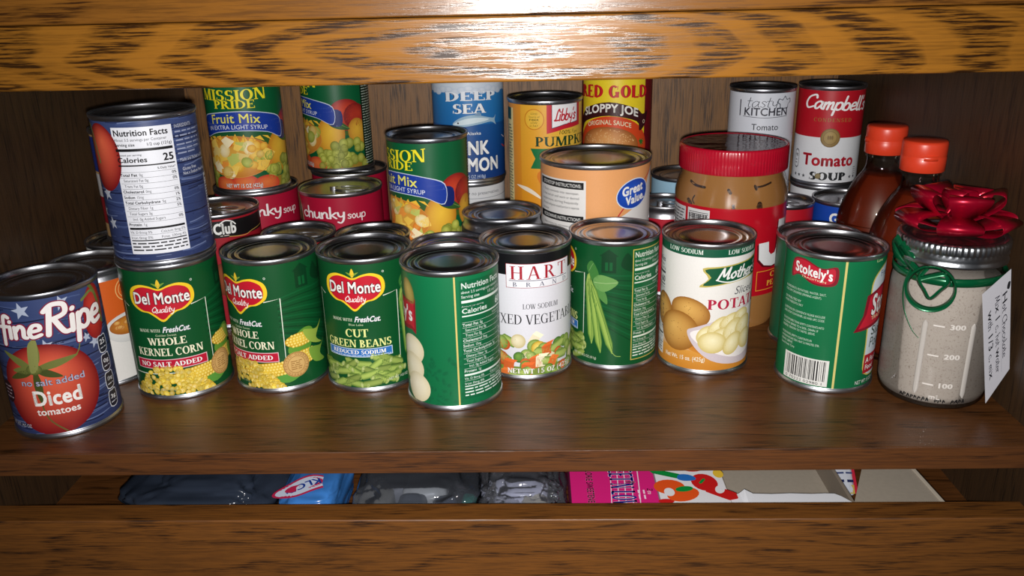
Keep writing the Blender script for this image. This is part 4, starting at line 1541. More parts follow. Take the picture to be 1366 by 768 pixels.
def art_campbell():
    a = Art(28)
    a.rect(-110, 50.5, 110, 100, (178, 18, 34), 1)
    a.text("Campbell's", 7.6, 78.6, 13.5, (242, 240, 240), w=70, f='h', b=.03, sh=.32, slope=-.04, ly=3.6)
    a.text('CONDENSED', 4, 66.6, 3.6, (150, 116, 50), w=38, f='r', b=-.02, sp=.2, ly=3)
    a.ell(3, 50.4, 9.6, 9.6, (176, 150, 92), (126, 100, 54), 0, 2.6, n=36)
    a.ring(3, 50.4, 9.6, 9.6, .5, (110, 86, 44), 3, 36)
    a.ring(3, 50.4, 6.8, 6.8, .4, (110, 86, 44), 3, 36)
    for k in range(3):
        a.ell(3 + (k - 1) * 2, 50.6, 1.2, 2.6, (120, 94, 50), (150, 124, 70), 0, 3, n=10)
    a.text('Tomato', 4, 21.6, 11.6, (176, 20, 40), w=55, b=.055, ly=3.4)
    a.text('SOUP', 4.4, 6.6, 8.2, (34, 36, 40), w=38, f='r', b=.09, ly=3.4)
    a.ell(-5.4, 10.7, 3, 3, (150, 136, 100), (110, 96, 64), 0, 4)
    for u in (-33, -27, -21, 29, 35):
        star(a, u, 9.5, 2.2, (70, 72, 78), 3, .1)
    a.shape([(-36, 18), (-30, 18), (-30, 34), (-36, 34)], (90, 92, 98), 2.4, 3)
    a.shape([(-35.5, 19), (-30.5, 19), (-30.5, 33), (-35.5, 33)], (222, 224, 228), 2.7, 3)
    a.text('90', -33, 28, 3.2, (60, 62, 68), w=4, b=.03, ly=3.4)
    a.micro(-35, -31, 24, 1.6, (90, 92, 98), 3.4)
    a.micro(-35, -31, 21, 1.6, (90, 92, 98), 3.4)
    for k in range(4):
        a.micro(33, 38, 12 + k * 2.2, 1.3, (120, 122, 128), 3)
    return a


def art_orange():
    a = Art(29)
    a.rect(-80, 52, 80, 100, (206, 92, 30), .8)
    a.shape([(-30, 56), (-10, 62), (14, 60), (30, 50), (80, 46), (80, 58), (40, 60)], (206, 92, 30), 1)
    u0 = 26
    a.ring(u0, 80, 10, 10, .7, (238, 190, 120), 2)
    a.ring(u0, 80, 7.4, 7.4, .5, (238, 190, 120), 2)
    for k in range(4):
        a.micro(u0 - 5, u0 + 5, 83.5 - k * 2.6, 1.6, (238, 190, 120), 2.4)
    a.ell(24, 48, 22, 13, (236, 236, 232), (206, 206, 204), 0, 2, n=30)
    a.ell(23, 50, 17, 8, (206, 140, 50), (160, 90, 30), 0, 2.6, n=30)
    for i in range(16):
        a.ell(a.r.uniform(10, 36), a.r.uniform(46, 54), 3, 2, (230, 190, 110), (180, 100, 40), 0, 2.9 + i * .02, n=8)
    a.shape([(24, 36), (34, 40), (44, 30), (36, 24), (26, 28)], (206, 186, 140), 2.4, 4)
    a.ring(40, 8, 1.5, 1.5, .3, (130, 130, 130), 2)
    return a


# ------------------------------------------------------------------ the cans
R3, H3 = 38.1, 112.7
CANS = 'food cans on the cupboard shelf'
green = [(3, 111, GRN, GRN)]
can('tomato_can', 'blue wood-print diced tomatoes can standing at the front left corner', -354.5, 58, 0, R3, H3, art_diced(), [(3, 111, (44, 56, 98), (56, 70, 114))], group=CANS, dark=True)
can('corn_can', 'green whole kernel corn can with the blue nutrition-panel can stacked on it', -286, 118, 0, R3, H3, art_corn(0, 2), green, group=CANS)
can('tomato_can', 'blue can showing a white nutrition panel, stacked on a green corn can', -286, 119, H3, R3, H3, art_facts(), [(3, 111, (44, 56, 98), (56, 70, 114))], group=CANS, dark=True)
can('corn_can', 'green whole kernel corn can with nothing on top, left of the cut green beans', -206.6, 128.4, 0, R3, H3, art_corn(-21, 3), green, group=CANS)
can('green_bean_can', 'green can with cut green beans and blue banner facing forward', -129.6, 128.1, 0, R3, H3, art_beans(0, 4), green, group=CANS)
teal = [(3, 111, (10, 102, 60), (12, 110, 66))]
can('potato_can', 'teal green can turned to its white-lettered nutrition panel, furthest forward', -57.8, 95.5, 0, R3, H3, art_sliced_back(), teal, group=CANS)
can('mixed_vegetable_can', 'white mixed vegetables can with a black top band', 0.2, 147.4, 0, R3, H3, art_hart(), [(3, 111, (216, 216, 224), (222, 222, 230))], group=CANS)
can('green_bean_can', 'green can turned to show whole bean pods beside its nutrition panel', 74.7, 164.2, 0, R3, H3, art_beans(-50, 5), green, group=CANS)
can('potato_can', 'white and orange sliced potatoes can with a green rim band', 150.9, 152.8, 0, R3, H3, art_mother(), [(3, 111, (226, 222, 216), (232, 230, 226))], group=CANS)
can('potato_can', 'teal green can showing a barcode and red banner, left of the glass jar', 243.1, 117.8, 0, R3, H3, art_stokely(), teal, group=CANS)

# second row and further back
can('soup_can', 'orange and white soup can between the tomato can and the corn can', -361, 136, 0, 36, 100, art_orange(), [(3, 100, (224, 222, 218), (226, 224, 220))], group=CANS, neck=5)
wr = Art(31)
wr.rect(-4, 3, 60, 100, (190, 40, 40), 1)
wr.line([(-26, 70), (-22, 96), (-18, 80)], 1.5, (60, 50, 50), 2, True)
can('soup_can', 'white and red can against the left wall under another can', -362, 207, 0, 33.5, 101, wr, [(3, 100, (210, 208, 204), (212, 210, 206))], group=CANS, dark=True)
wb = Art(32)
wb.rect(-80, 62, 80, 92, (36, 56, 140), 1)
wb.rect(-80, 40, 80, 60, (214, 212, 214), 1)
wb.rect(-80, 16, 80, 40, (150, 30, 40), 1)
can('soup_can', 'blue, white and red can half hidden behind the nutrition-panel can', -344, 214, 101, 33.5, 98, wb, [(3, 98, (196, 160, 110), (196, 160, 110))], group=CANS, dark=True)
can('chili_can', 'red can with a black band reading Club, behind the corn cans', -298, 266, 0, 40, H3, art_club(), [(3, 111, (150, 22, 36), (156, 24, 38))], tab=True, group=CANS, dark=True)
RED = (168, 16, 50)
chunk = [(3, 113, RED, RED)]
can('soup_can', 'red chunky soup can with the pull-tab lid uncovered', -193, 338, 0, 43, 114.5, art_chunky(33), chunk, tab=True, group=CANS)
can('soup_can', 'red chunky soup can under the full-front fruit mix can', -285, 350, 0, 43, 114, art_chunky(34, 21), chunk, tab=True, group=CANS)
can('soup_can', 'red chunky soup can at the back under the fruit mix can turned sideways', -203, 432, 0, 43, 114, art_chunky(35, -40), chunk, tab=True, group=CANS)
pride = [(3, 111, (8, 88, 48), (6, 92, 52))]
can('fruit_can', 'green fruit mix can with its name facing forward, on a red soup can', -285, 344, 114, R3, H3, art_pride(0, 6), pride, group=CANS)
can('fruit_can', 'green fruit mix can turned to peaches and grapes, on a red soup can', -213, 438, 114, R3, H3, art_pride(-43, 7), pride, group=CANS)
can('fruit_can', 'green fruit mix can with its dark lid in view, left of the blue salmon can', -91, 263, 67, R3, H3, art_pride(-25, 8), pride, group=CANS, dark=True)
pu = Art(36)
pu.rect(-80, 20, 80, 44, (206, 190, 206), 1)
can('fruit_can', 'short purple-labelled can under the fruit mix can with the dark lid', -91, 263, 0, 40, 67, pu, [(3, 66, (70, 36, 100), (76, 40, 108))], group=CANS, dark=True)
for nm, x, y, rr, hh, lb in (('food_can', -206, 214, 33.5, 101, 'lidded can behind the uncovered corn can'), ('food_can', -137, 206, 33.5, 101, 'lidded can behind the cut green beans can'), ('food_can', -66, 174, 33.5, 100, 'lidded can right behind the forwardmost teal can')):
    can(nm, lb, x, y, 0, rr, hh, Art(1), [(3, 100, (150, 40, 40), (150, 40, 40))], group=CANS, tab=(x == -206), dark=True)
can('food_can', 'dark-necked can between the fruit mix can and the large orange can', -22, 232, 0, R3, H3, Art(1), [(3, 108, (30, 32, 40), (34, 36, 44))], group=CANS, neck=8, dark=True)
can('food_can', 'wide low can the pumpkin can stands on', 5, 334, 0, 42, 87, Art(1), [(3, 86, (80, 84, 96), (84, 88, 100))], group=CANS, dark=True)
can('food_can', 'white-labelled can under the blue salmon can', -61, 378, 0, R3, H3, art_plain_white(37), [(3, 111, (206, 208, 212), (210, 212, 216))], group=CANS)
can('salmon_can', 'tall blue pink salmon can at the back', -60, 378, H3, R3, H3, art_salmon(), [(3, 111, (16, 56, 122), (28, 96, 162))], group=CANS)
can('pumpkin_can', 'orange pumpkin can with a red-framed white name plate', 20, 348, 87, R3, H3, art_pumpkin(), [(3, 111, (216, 136, 34), (220, 144, 44))], group=CANS, dark=True)
can('food_can', 'plain can under the yellow sloppy joe can', 98, 404, 0, R3, H3, Art(1), [(3, 111, (120, 60, 50), (120, 60, 50))], group=CANS)
can('sauce_can', 'yellow and red sloppy joe sauce can at the back', 98, 404, H3, R3, H3, art_sloppy(), [(3, 111, (110, 16, 28), (110, 16, 28))], group=CANS)
can('tuna_can', 'flat can under the large pale orange can', 65, 259, 0, 43, 38, Art(1), [(3, 37, (60, 70, 120), (60, 70, 120))], group=CANS)
can('pumpkin_can', 'large pale orange can with cooking instructions and a blue oval', 65, 259, 38, 51.6, 119, art_gv(), [(3, 117, (222, 160, 104), (224, 158, 100))], group=CANS)
can('food_can', 'pale blue can at the back left of the peanut butter jar', 175, 401, 0, R3, 107.8, Art(1), [(3, 106, (150, 190, 214), (154, 194, 218))], group=CANS, dark=True)
t2 = Art(38)
t2.text('2', 8, 70, 9, WH, f='h', w=6, ly=2)
t2.text('n', 12, 62, 8, WH, b=.04, ly=2)
can('food_can', 'small red can in the gap left of the peanut butter jar', 143, 333, 0, 32, 94, t2, [(3, 92, (170, 18, 40), (176, 20, 42))], group=CANS, neck=8, tab=True)
can('soup_can', 'can under the white tomato soup can', 243.7, 370, 0, 33.5, 101.6, Art(1), [(3, 100, (150, 20, 34), (150, 20, 34))], group=CANS)
can('soup_can', 'white tomato soup can with thin grey lettering', 243.7, 370, 101.6, 33.5, 101.6, art_kitchen(), [(3, 100, (206, 210, 220), (210, 214, 224))], group=CANS, dark=True)
can('soup_can', 'white can under the red and white tomato soup can', 317, 378, 0, 33.5, 101.6, Art(1), [(3, 100, (220, 222, 226), (222, 224, 228))], group=CANS)
can('soup_can', 'red and white condensed tomato soup can with a gold medal', 317, 378, 101.6, 33.5, 101.6, art_campbell(), [(3, 100, (218, 220, 224), (222, 224, 228))], group=CANS, dark=True)
can('food_can', 'small red pull-tab can right of the peanut butter jar', 257, 305, 0, 28, 100, Art(1), [(3, 98, (176, 20, 36), (180, 22, 38))], tab=True, group=CANS, dark=True)
t4 = Art(39)
t4.text('Great', 2, 80, 10, WH, w=34, b=.06, ly=3)
t4.text('Value', 4, 68, 10, WH, w=34, b=.06, ly=3)
can('food_can', 'small blue pull-tab can between the tomato soup and the sauce bottles', 319, 308, 0, 33.5, 101, t4, [(3, 99, (20, 64, 160), (22, 70, 170))], tab=True, group=CANS)
can('food_can', 'lidded can behind the teal can with the barcode', 256, 195, 0, 36, 98, Art(1), [(3, 97, (30, 90, 60), (30, 90, 60))], tab=True, group=CANS)
# ------------------------------------------------------------------ peanut butter jar
def piecewise(tab):
    zs = [p[1] for p in tab]
    rs = [p[0] for p in tab]
    return lambda z: float(np.interp(z, zs, rs))


PBP = [(40, 0), (44.5, 2.5), (47.4, 8), (49, 18), (49.8, 30), (50.3, 36), (50.3, 117), (50.7, 120), (50.5, 125), (49.6, 130), (47.8, 136), (45.8, 141), (44.6, 147)]
px, py = 190, 252
jar = thing('peanut_butter_jar', 'red-lidded peanut butter jar with a red label and large white letter', 'jar', (px, py, 0), facing(px, py))
pf = piecewise(PBP)
fa = Art(41)
DK = (52, 36, 26)
for pts, w in (([(-42, 137.5), (-34, 135), (-24, 134.4)], 2.2), ([(22, 136), (30, 136.6), (40, 138.5)], 1.6), ([(-33, 126), (-35, 122), (-33, 119)], 1.4), ([(-2, 134), (0, 131.5)], 2.6), ([(-40, 121), (-37, 118.6)], 4.0), ([(3, 120.6), (3.4, 117)], 2.6), ([(26, 121.6), (27, 118)], 4.6), ([(22, 137), (23, 134.6)], 2.6)):
    fa.line(pts, w, DK, 1, True)
for u, v, r in ((26, 119.5, 3), (-38.5, 119.6, 2.6), (-1, 132.6, 1.6)):
    fa.ell(u, v, r, r * .8, DK, (96, 62, 34), 0, 1.2)
PBC = (150, 104, 56)
bands = [(PBP[i][1], PBP[i + 1][1], PBC, PBC) for i in range(len(PBP) - 1)]
M['pb'] = printed('peanut_butter_in_clear_plastic', 0.25, 1.0)
wrapped('jar', fa, 50, bands, jar, M['pb'], pf)
la = Art(42)
la.rect(-40.5, 50, -17, 114.5, (216, 216, 216), 1)
u = -39
while u < -20:
    w = la.r.choice((.4, .7, 1.1))
    la.rect(u, 62, u + w, 110, BK, 1.5)
    u += w + la.r.choice((.5, .8))
for k in range(4):
    la.rect(-39, 111.2 - k * 1.6, -18.5, 111.8 - k * 1.6, (60, 60, 66), 1.6)
la.rect(-72, 40, -43.5, 114, (206, 206, 208), 1)
for k in range(24):
    la.micro(-70, -45, 110 - k * 2.9, 1.7, (60, 60, 66), 1.5)
la.rect(69, 30, 110, 120, (44, 46, 140), 1)
J = [(52, 104), (66, 103), (66.5, 76), (64, 68), (56, 63.4), (46, 62), (36, 64), (30, 70), (29, 85), (40, 85.5), (41, 76), (44, 73), (49, 74), (51, 78)]
la.poly([(p[0] - 1.8, p[1] - 1.4) for p in J], (90, 8, 22), 1.5)
la.poly(J, (228, 228, 230), 2.2)
la.rect(68, 63, 80, 103, (228, 228, 230), 2.2)
la.rect(88, 63, 98, 103, (228, 228, 230), 2.2)
la.rect(88, 92, 112, 103, (228, 228, 230), 2.2)
la.rect(29, 40, 100, 58.5, (226, 160, 50), 1.6)
la.rect(29.6, 40.6, 99.4, 57.9, (168, 12, 30), 1.9)
la.text('CRUNCHY', 45, 51.4, 5, (236, 176, 60), w=46, al='l', f='r', b=.03, ly=3)
la.text('PEANUT BUTTER', 41.5, 43.4, 5, (236, 176, 60), w=64, al='l', f='r', b=.03, ly=3)
wrapped('label', la, 50.5, [(35.5, 117.5, (176, 10, 30), (180, 12, 32))], jar, M['gloss'])
M['lid_red'] = plain('red_lid_plastic', (176, 14, 40), 0.28, coat=0.6)
nr = 300
V, F = [], []
prof = [(47.4, 145.5, 1), (48.2, 146.4, 1), (48.2, 165.6, 1), (47.8, 167.2, .4), (46.8, 168, 0), (45.6, 167.6, 0), (45.0, 166.2, 0), (44.4, 165.6, 0), (30, 165.4, 0), (.5, 165.4, 0)]
for r, z, k in prof:
    for i in range(nr):
        a = 2 * PI * i / nr
        rr = r + (.28 * k if (i // 1) % 3 == 0 else -.16 * k)
        V.append((rr * math.sin(a), -rr * math.cos(a), z))
for j in range(len(prof) - 1):
    for i in range(nr):
        i2 = (i + 1) % nr
        F.append((j * nr + i, j * nr + i2, (j + 1) * nr + i2, (j + 1) * nr + i))
F.append(tuple((len(prof) - 1) * nr + i for i in range(nr)))
lid = mesh_obj('lid', V, F, M['lid_red'], jar, smooth=True)
M['wrap'] = clear('clear_shrink_film', (220, 150, 160), 0.05, refl=.9, bump=.35, bscale=45)
lathe('clear_film', [(45.4, 167.3), (30, 167.1), (.5, 167.0)], M['wrap'], lid, 64)

# ------------------------------------------------------------------ two sauce bottles
M['sauce'] = plain('dark_red_sauce', (112, 36, 12), 0.4, coat=0.1, grain=.25, gscale=90)
M['glass'] = clear('clear_bottle_glass', (228, 226, 220), 0.03, refl=.55)
M['cap'] = plain('orange_red_cap_plastic', (214, 62, 34), 0.36, coat=.15)


def bottle(x, y, label, capspin):
    b = thing('sauce_bottle', label, 'bottle', (x, y, 0), facing(x, y), 'sauce bottles by the right wall')
    P = [(28, 0), (32, 2), (34, 7), (34, 88), (33.6, 98), (31.5, 110), (27.5, 122), (21.5, 134), (16.2, 142), (14.2, 148), (14, 158)]
    P = [(P[0][0] - 27.6, 0)] + P
    lathe('glass', catmull(P, 4), M['glass'], b, 80)
    lathe('sauce', [(.5, 1.5), (27, 1.6), (32.8, 8), (33.5, 88), (33.0, 98), (30.9, 110), (26.9, 121.8), (21, 133.4), (16.6, 139.5), (16, 140), (.5, 140)], M['sauce'], b, 80)
    c = lathe('cap', [(16.2, 158.5), (16.9, 159), (17.1, 170), (16.7, 170.6), (17.0, 171.2), (17, 180.5), (16.5, 182.3), (15.2, 183), (.5, 183.2)], M['cap'], b, 80)
    V, F = [], []
    for k, (z, r0) in enumerate(((168.6, 18.2), (172.6, 18.2))):
        for i in range(9):
            a = -.32 + .64 * i / 8 + capspin
            rr = r0 - .9 * abs(i - 4) / 4
            V.append((rr * math.sin(a), -rr * math.cos(a), z))
    for k, z in ((0, 168.6), (1, 172.6)):
        for i in range(9):
            a = -.32 + .64 * i / 8 + capspin
            V.append((16.6 * math.sin(a), -16.6 * math.cos(a), z))
    for i in range(8):
        F += [(i, i + 1, 9 + i + 1, 9 + i), (9 + i, 9 + i + 1, 27 + i + 1, 27 + i), (i + 1, i, 18 + i, 18 + i + 1)]
    mesh_obj('thumb_catch', V, F, M['cap'], c)
    lathe('neck_ring', [(14.2, 155), (15.4, 155.6), (15.4, 157.4), (14.2, 158)], M['glass'], b, 64)


bottle(320, 236, 'sauce bottle with orange-red cap standing behind its twin', -1.2)
bottle(321.5, 163.5, 'sauce bottle with orange-red cap directly behind the glass gift jar', .35)

# ------------------------------------------------------------------ mason jar of drink mix
jx, jy = 317, 88
ja = facing(jx, jy)
mj = thing('mason_jar', 'glass screw-top jar of pale speckled drink mix beside the right wall', 'jar', (jx, jy, 0), ja)
M['mason'] = clear('mason_glass', (240, 242, 240), 0.04, refl=.6, bump=.12, bscale=40)
GP = [(.5, 1.6), (30, 1.2), (33, 0), (36, 1.0), (38, 4), (39, 10), (39, 84), (38.7, 92), (37.6, 98), (36, 102.5), (35.2, 106), (35.2, 113)]
M['mason_bar'] = clear('mason_glass_ridge', (235, 235, 232), .12, refl=1.0, film=.6, film_col=(226, 220, 214))
lathe('glass', GP, M['mason'], mj, 96)
mt, nt, b = new_mat('speckled_drink_mix')
w = NT(nt)
tc = w.n('ShaderNodeTexCoord').outputs['Object']
f1 = w.noise(tc, (700, 700, 700), 3.0, .7)
f2 = w.noise(tc, (60, 60, 60), 3.0)
c = w.mix(w.ramp(f1, [(.56, (0, 0, 0, 1)), (.72, (1, 1, 1, 1))]), lin((190, 178, 171)), lin((126, 108, 98)))
c = w.mix(w.math('MULTIPLY', f2, .35), c, lin((156, 142, 136)))
nt.links.new(c, b.inputs['Base Color'])
b.inputs['Roughness'].default_value = .8
lathe('drink_mix', [(.5, 3), (31, 3.2), (36.6, 5.0), (38.5, 11), (38.5, 84), (38.1, 91.5), (36.8, 97.2), (35.2, 99), (.5, 100)], mt, mj, 96)
M['band'] = plain('galvanised_band', (186, 190, 196), 0.3, 1.0, bump=.1, bscale=400)
n = 240
prof = [(37.4, 110.8, 0), (38.2, 111.2, 0), (38.4, 113, 0), (37.6, 114.4, 0), (37.4, 116, 0), (38.0, 118, 0), (37.3, 119.8, 0), (37.6, 120.6, 1), (38.0, 121.4, 1), (38.0, 126, 1), (37.4, 127.2, 1), (36.4, 128, 0), (33.4, 128, 0), (33.2, 127.2, 0)]
V, F = [], []
for r, z, k in prof:
    for i in range(n):
        a = 2 * PI * i / n
        rr = r + (k * (.35 if (i // 2) % 2 else -.35))
        V.append((rr * math.sin(a), -rr * math.cos(a), z))
for j in range(len(prof) - 1):
    for i in range(n):
        i2 = (i + 1) % n
        F.append((j * n + i, j * n + i2, (j + 1) * n + i2, (j + 1) * n + i))
mesh_obj('screw_band', V, F, M['band'], mj)
lathe('lid', [(33.6, 127.0), (31.5, 127.0), (30.5, 126.2), (27, 126.2), (26, 126.8), (.5, 126.8)], M['lid'], mj, 80)
ea = Art(43)
EC = (226, 220, 214)
for s_, v, u0, ul in (('300', 66.0, 7.4, -3), ('200', 42.6, 6.6, -4), ('100', 19.2, 5.0, -4.4)):
    ea.text(s_, u0, v, 3.6, EC, w=11, al='l', b=.06, ly=2)
    ea.line([(ul, v + 1.9), (ul + 6.6, v + 1.7)], 1.1, EC, 2)
ea.line([(6.9, 19.3), (6.9, 22.7)], 1.0, EC, 2.6)
ea.text('mL', 4.6, 9.6, 3.4, EC, w=8, b=.07, ly=2)
wrapped('raised_markings', ea, 39.1, [], mj, M['gloss'])
for u in (-9, 24):
    V, F = [], []
    m_ = 13
    for i in range(25):
        t = i / 24
        z = 11.5 + 59.5 * t
        hw = 1.9 * math.sqrt(max(0.02, 1 - max(0, abs(2 * t - 1) - .94) ** 2 / .0036))
        for k in range(m_):
            q = -1 + 2 * k / (m_ - 1)
            a = (u + q * hw) / 39.0
            r = 38.95 + .9 * math.sqrt(max(0, 1 - q * q))
            V.append((r * math.sin(a), -r * math.cos(a), z))
    for i in range(24):
        for k in range(m_ - 1):
            p = i * m_ + k
            F.append((p, p + 1, p + m_ + 1, p + m_))
    mesh_obj('raised_bar', V, F, M['mason_bar'], mj)
ha = Art(44)
u = -20
for word in (8, 3, 4):
    for k in range(word):
        pts = [(u + ha.r.uniform(-.2, .5), 7.0 + ha.r.uniform(-.4, .4)), (u + .9 + ha.r.uniform(-.4, .4), 9.8 + ha.r.uniform(-.5, .5)), (u + 1.9, 7.4 + ha.r.uniform(-.5, 1.6)), (u + 1.0, 8.4 + ha.r.uniform(-.5, .5))]
        ha.line(pts, .75, (20, 20, 22), 1.5, True)
        u += 2.7
    u += 3.4
wrapped('marker_writing', ha, 39, [], mj, M['print'], piecewise([(36.2, 1.2), (38.1, 4), (39.1, 10), (39.1, 14)]))


# ------------------------------------------------------------------ ribbon, bow and tag on the jar
def strip_mesh(name, path, wid, mat, parent=None, thick=.25):
    """flat ribbon swept along path; wid gives the half-width vector at each point"""
    V, F = [], []
    n = len(path)
    for i, p in enumerate(path):
        p = Vector(p)
        w_ = Vector(wid[i])
        t = (Vector(path[min(i + 1, n - 1)]) - Vector(path[max(i - 1, 0)]))
        nn = t.cross(w_)
        nn = nn.normalized() * thick / 2 if nn.length > 1e-6 else Vector((0, 0, 0))
        for s in (-1, 0, 1):
            V.append(tuple(p + w_ * s + nn))
        for s in (1, 0, -1):
            V.append(tuple(p + w_ * s - nn))
    for i in range(n - 1):
        for k in range(6):
            a, b_ = i * 6 + k, i * 6 + (k + 1) % 6
            F.append((a, b_, b_ + 6, a + 6))
    return mesh_obj(name, V, F, mat, parent)


M['ribbon'] = plain('green_satin_ribbon', (6, 92, 54), 0.25, metal=.35, coat=.4)
er = Vector((math.sin(ja), -math.cos(ja), 0))
eu = Vector((math.cos(ja), math.sin(ja), 0))
ez = Vector((0, 0, 1))
JC = Vector((jx, jy, 0))
rb = thing('green_ribbon', 'curled green ribbon tied round the neck of the glass jar', 'ribbon', (jx, jy, 0))


def loc(U, Vv, D):
    return eu * U + ez * Vv + er * D


path, wid = [], []
for i in range(73):
    a = 2 * PI * i / 72
    path.append((38.6 * math.sin(a), -38.6 * math.cos(a), 101.5 + .6 * math.sin(a * 2)))
    wid.append((0, 0, 3.0))
strip_mesh('neck_band', path, wid, M['ribbon'], rb)
path, wid = [], []
for i in range(49):          # big curl
    a = PI / 2 + 2 * PI * 1.0 * i / 48 + .3
    c_, s_ = math.cos(a), math.sin(a)
    path.append(loc(-9 + 15.5 * c_, 97.5 + 16.5 * s_, 45 + 2.0 * s_ + i * .03))
    wid.append(eu * c_ * (1.1 + .7 * s_ * s_) + ez * s_ * 1.5 + er * 1.8)
strip_mesh('curl', path, wid, M['ribbon'], rb)
path, wid = [], []
pp = catmull([(-13, 112), (-17.5, 103), (-13, 95), (-8.5, 89.5), (-3, 96), (1.5, 103), (-1, 109), (-10, 106.5), (-16, 104)], 8)
for i, (a, b_) in enumerate(pp):
    path.append(loc(a, b_, 43.5 + i * .04))
    q0, q1 = pp[max(i - 1, 0)], pp[min(i + 1, len(pp) - 1)]
    tt = Vector((q1[0] - q0[0], q1[1] - q0[1])).normalized()
    wid.append((eu * -tt.y + ez * tt.x) * 1.5 + er * 1.3)
strip_mesh('curl', path, wid, M['ribbon'], rb)
pp = catmull([(-17, 104), (-24, 108), (-31, 116), (-38, 124), (-36, 114), (-28, 107), (-24, 112), (-33, 121)], 8)
path = [loc(a, b_, 36 - abs(a + 17) * .95) for a, b_ in pp]
wid = [er * 1.4 + ez * 3.0 + eu * 1.6 for _ in pp]
strip_mesh('curl', path, wid, M['ribbon'], rb)
pp = catmull([(-24, 106), (-27, 92), (-25, 76), (-18, 62), (-12, 56)], 10)
path = [loc(a, b_, math.sqrt(max(1, 40.2 ** 2 - a * a))) for a, b_ in pp]
wid = [(eu * .6 + er * .5) * (1 - .5 * i / len(pp)) for i in range(len(pp))]
strip_mesh('tail', path, wid, M['ribbon'], rb)

M['foil'] = plain('red_foil_ribbon', (176, 8, 44), 0.34, metal=.55, coat=.35)
bow = thing('gift_bow', 'shiny red foil bow on the lid of the glass jar', 'gift bow', (jx, jy, 128.2))
rr_ = random.Random(5)


def bow_loop(az, el, L, wmax, lift):
    """pointed loop: out from the middle, folded sharply at the tip and back under itself"""
    d = Vector((math.cos(az) * math.cos(el), math.sin(az) * math.cos(el), math.sin(el)))
    side = Vector((-math.sin(az), math.cos(az), 0))
    up = d.cross(side) * -1
    up = side.cross(d) * -1
    if up.z < 0:
        up = -up
    path, wid = [], []
    N = 26
    for i in range(N + 1):
        t = i / N
        ang = PI * t
        x = L * math.sin(ang) ** .85 if 0 < t < 1 else 0
        y = (0.5 - .5 * math.cos(ang))           # 0 under, 1 over
        h = 12.5 * y * (1.0 - .1 * x / L) + 7.0 * math.sin(ang) * (y - .3)
        path.append(d * x + up * h + Vector((0, 0, lift)))
        k = (x / L)
        wid.append(side * (1.2 + (wmax - 1.2) * k ** 1.2) + up * .9 * math.sin(ang * 2))
    strip_mesh('loop', path, wid, M['foil'], bow, .2)


for k in range(6):
    bow_loop(k * 2 * PI / 6 + .15, .10, 37 + rr_.uniform(-2, 4), 15, .8)
for k in range(5):
    bow_loop(k * 2 * PI / 5 + .75, .58, 36 + rr_.uniform(-2, 4), 14.5, 4)
for k in range(2):
    bow_loop(k * PI + .4, 1.0, 22, 9, 9)
path, wid = [], []
for i in range(25):
    a = 2 * PI * i / 24
    path.append((6 * math.sin(a), 1.0 * math.sin(2 * a), 21 + 6.5 * math.cos(a)))
    wid.append((0, 5.5, 0))
strip_mesh('centre_loop', path, wid, M['foil'], bow, .2)

tgo = thing('gift_tag', 'white handwritten card tag hanging against the right side of the glass jar', 'tag', (339, 50, 8))
TL, BL, TR, BR = [Vector(p) - Vector((339, 50, 8)) for p in ((322.5, 46.5, 94.5), (338.8, 46.0, 8.8), (343.6, 54, 110.5), (355.8, 53.5, 33))]
tn = (BL - TL).cross(TR - TL).normalized()
if tn.y > 0:
    tn = -tn


def tfn(u, v, l):
    out = []
    for a, b_, c in zip(u, v, l):
        p = (BL * (1 - a) + BR * a) * (1 - b_) + (TL * (1 - a) + TR * a) * b_ + tn * (c + .3)
        out.append(tuple(p))
    return np.array(out)


class TagArt(Art):
    def add(self, V, T, col, ly):
        # writing runs down the card: (along, across) in mm -> unit square
        Art.add(self, [(self.c0 + y / 36.0, 1 - x / 88.0) if self.c0 is not None else (x, y) for x, y in V], T, col, ly)


ta = TagArt(45)
ta.c0 = None
for i in range(16):
    for j in range(16):
        ta.rect(i / 16, j / 16, (i + 1) / 16, (j + 1) / 16, (204, 204, 212), 0)
INK = (44, 44, 58)
for c0, s_, x0, wl in ((.70, 'Hot Chocolate', 14, 56), (.44, 'Mix 1 c. hot water', 12, 64), (.17, 'with 1/3 c. mix', 18, 56)):
    ta.c0 = c0
    ta.text(s_, x0, 0, 6.0, INK, w=wl, al='l', f='h', b=-.01, ly=1)
ta.c0 = .66
ta.line([(12, 0), (80, 0)], .35, (150, 150, 160), 1)
ta.c0 = .9
ta.shape([(9, 0), (13, -1.5), (15, 1.5), (10, 3)], (30, 30, 34), 1)
V, F, C, N = flat_art(ta, tfn, tn)
art_mesh('card_face', [(V, F, C, N)], M['board'], tgo)
V, F = [], []
for s_ in (0.0, .26):
    for j in range(17):
        for i in range(17):
            a, b_ = i / 16, j / 16
            V.append(tuple((BL * (1 - a) + BR * a) * (1 - b_) + (TL * (1 - a) + TR * a) * b_ + tn * s_))
for j in range(16):
    for i in range(16):
        p = j * 17 + i
        F += [(p, p + 17, p + 18, p + 1), (p + 289, p + 290, p + 307, p + 306)]
for i in range(16):
    for p, q in ((i, i + 1), (272 + i + 1, 272 + i), ((i + 1) * 17, i * 17), (i * 17 + 16, (i + 1) * 17 + 16)):
        F.append((p, q, q + 289, p + 289))
mesh_obj('card', V, F, plain('card_paper', (206, 206, 212), .7), tgo, smooth=False)

# ------------------------------------------------------------------ what lies in the compartment below
FZ = -98


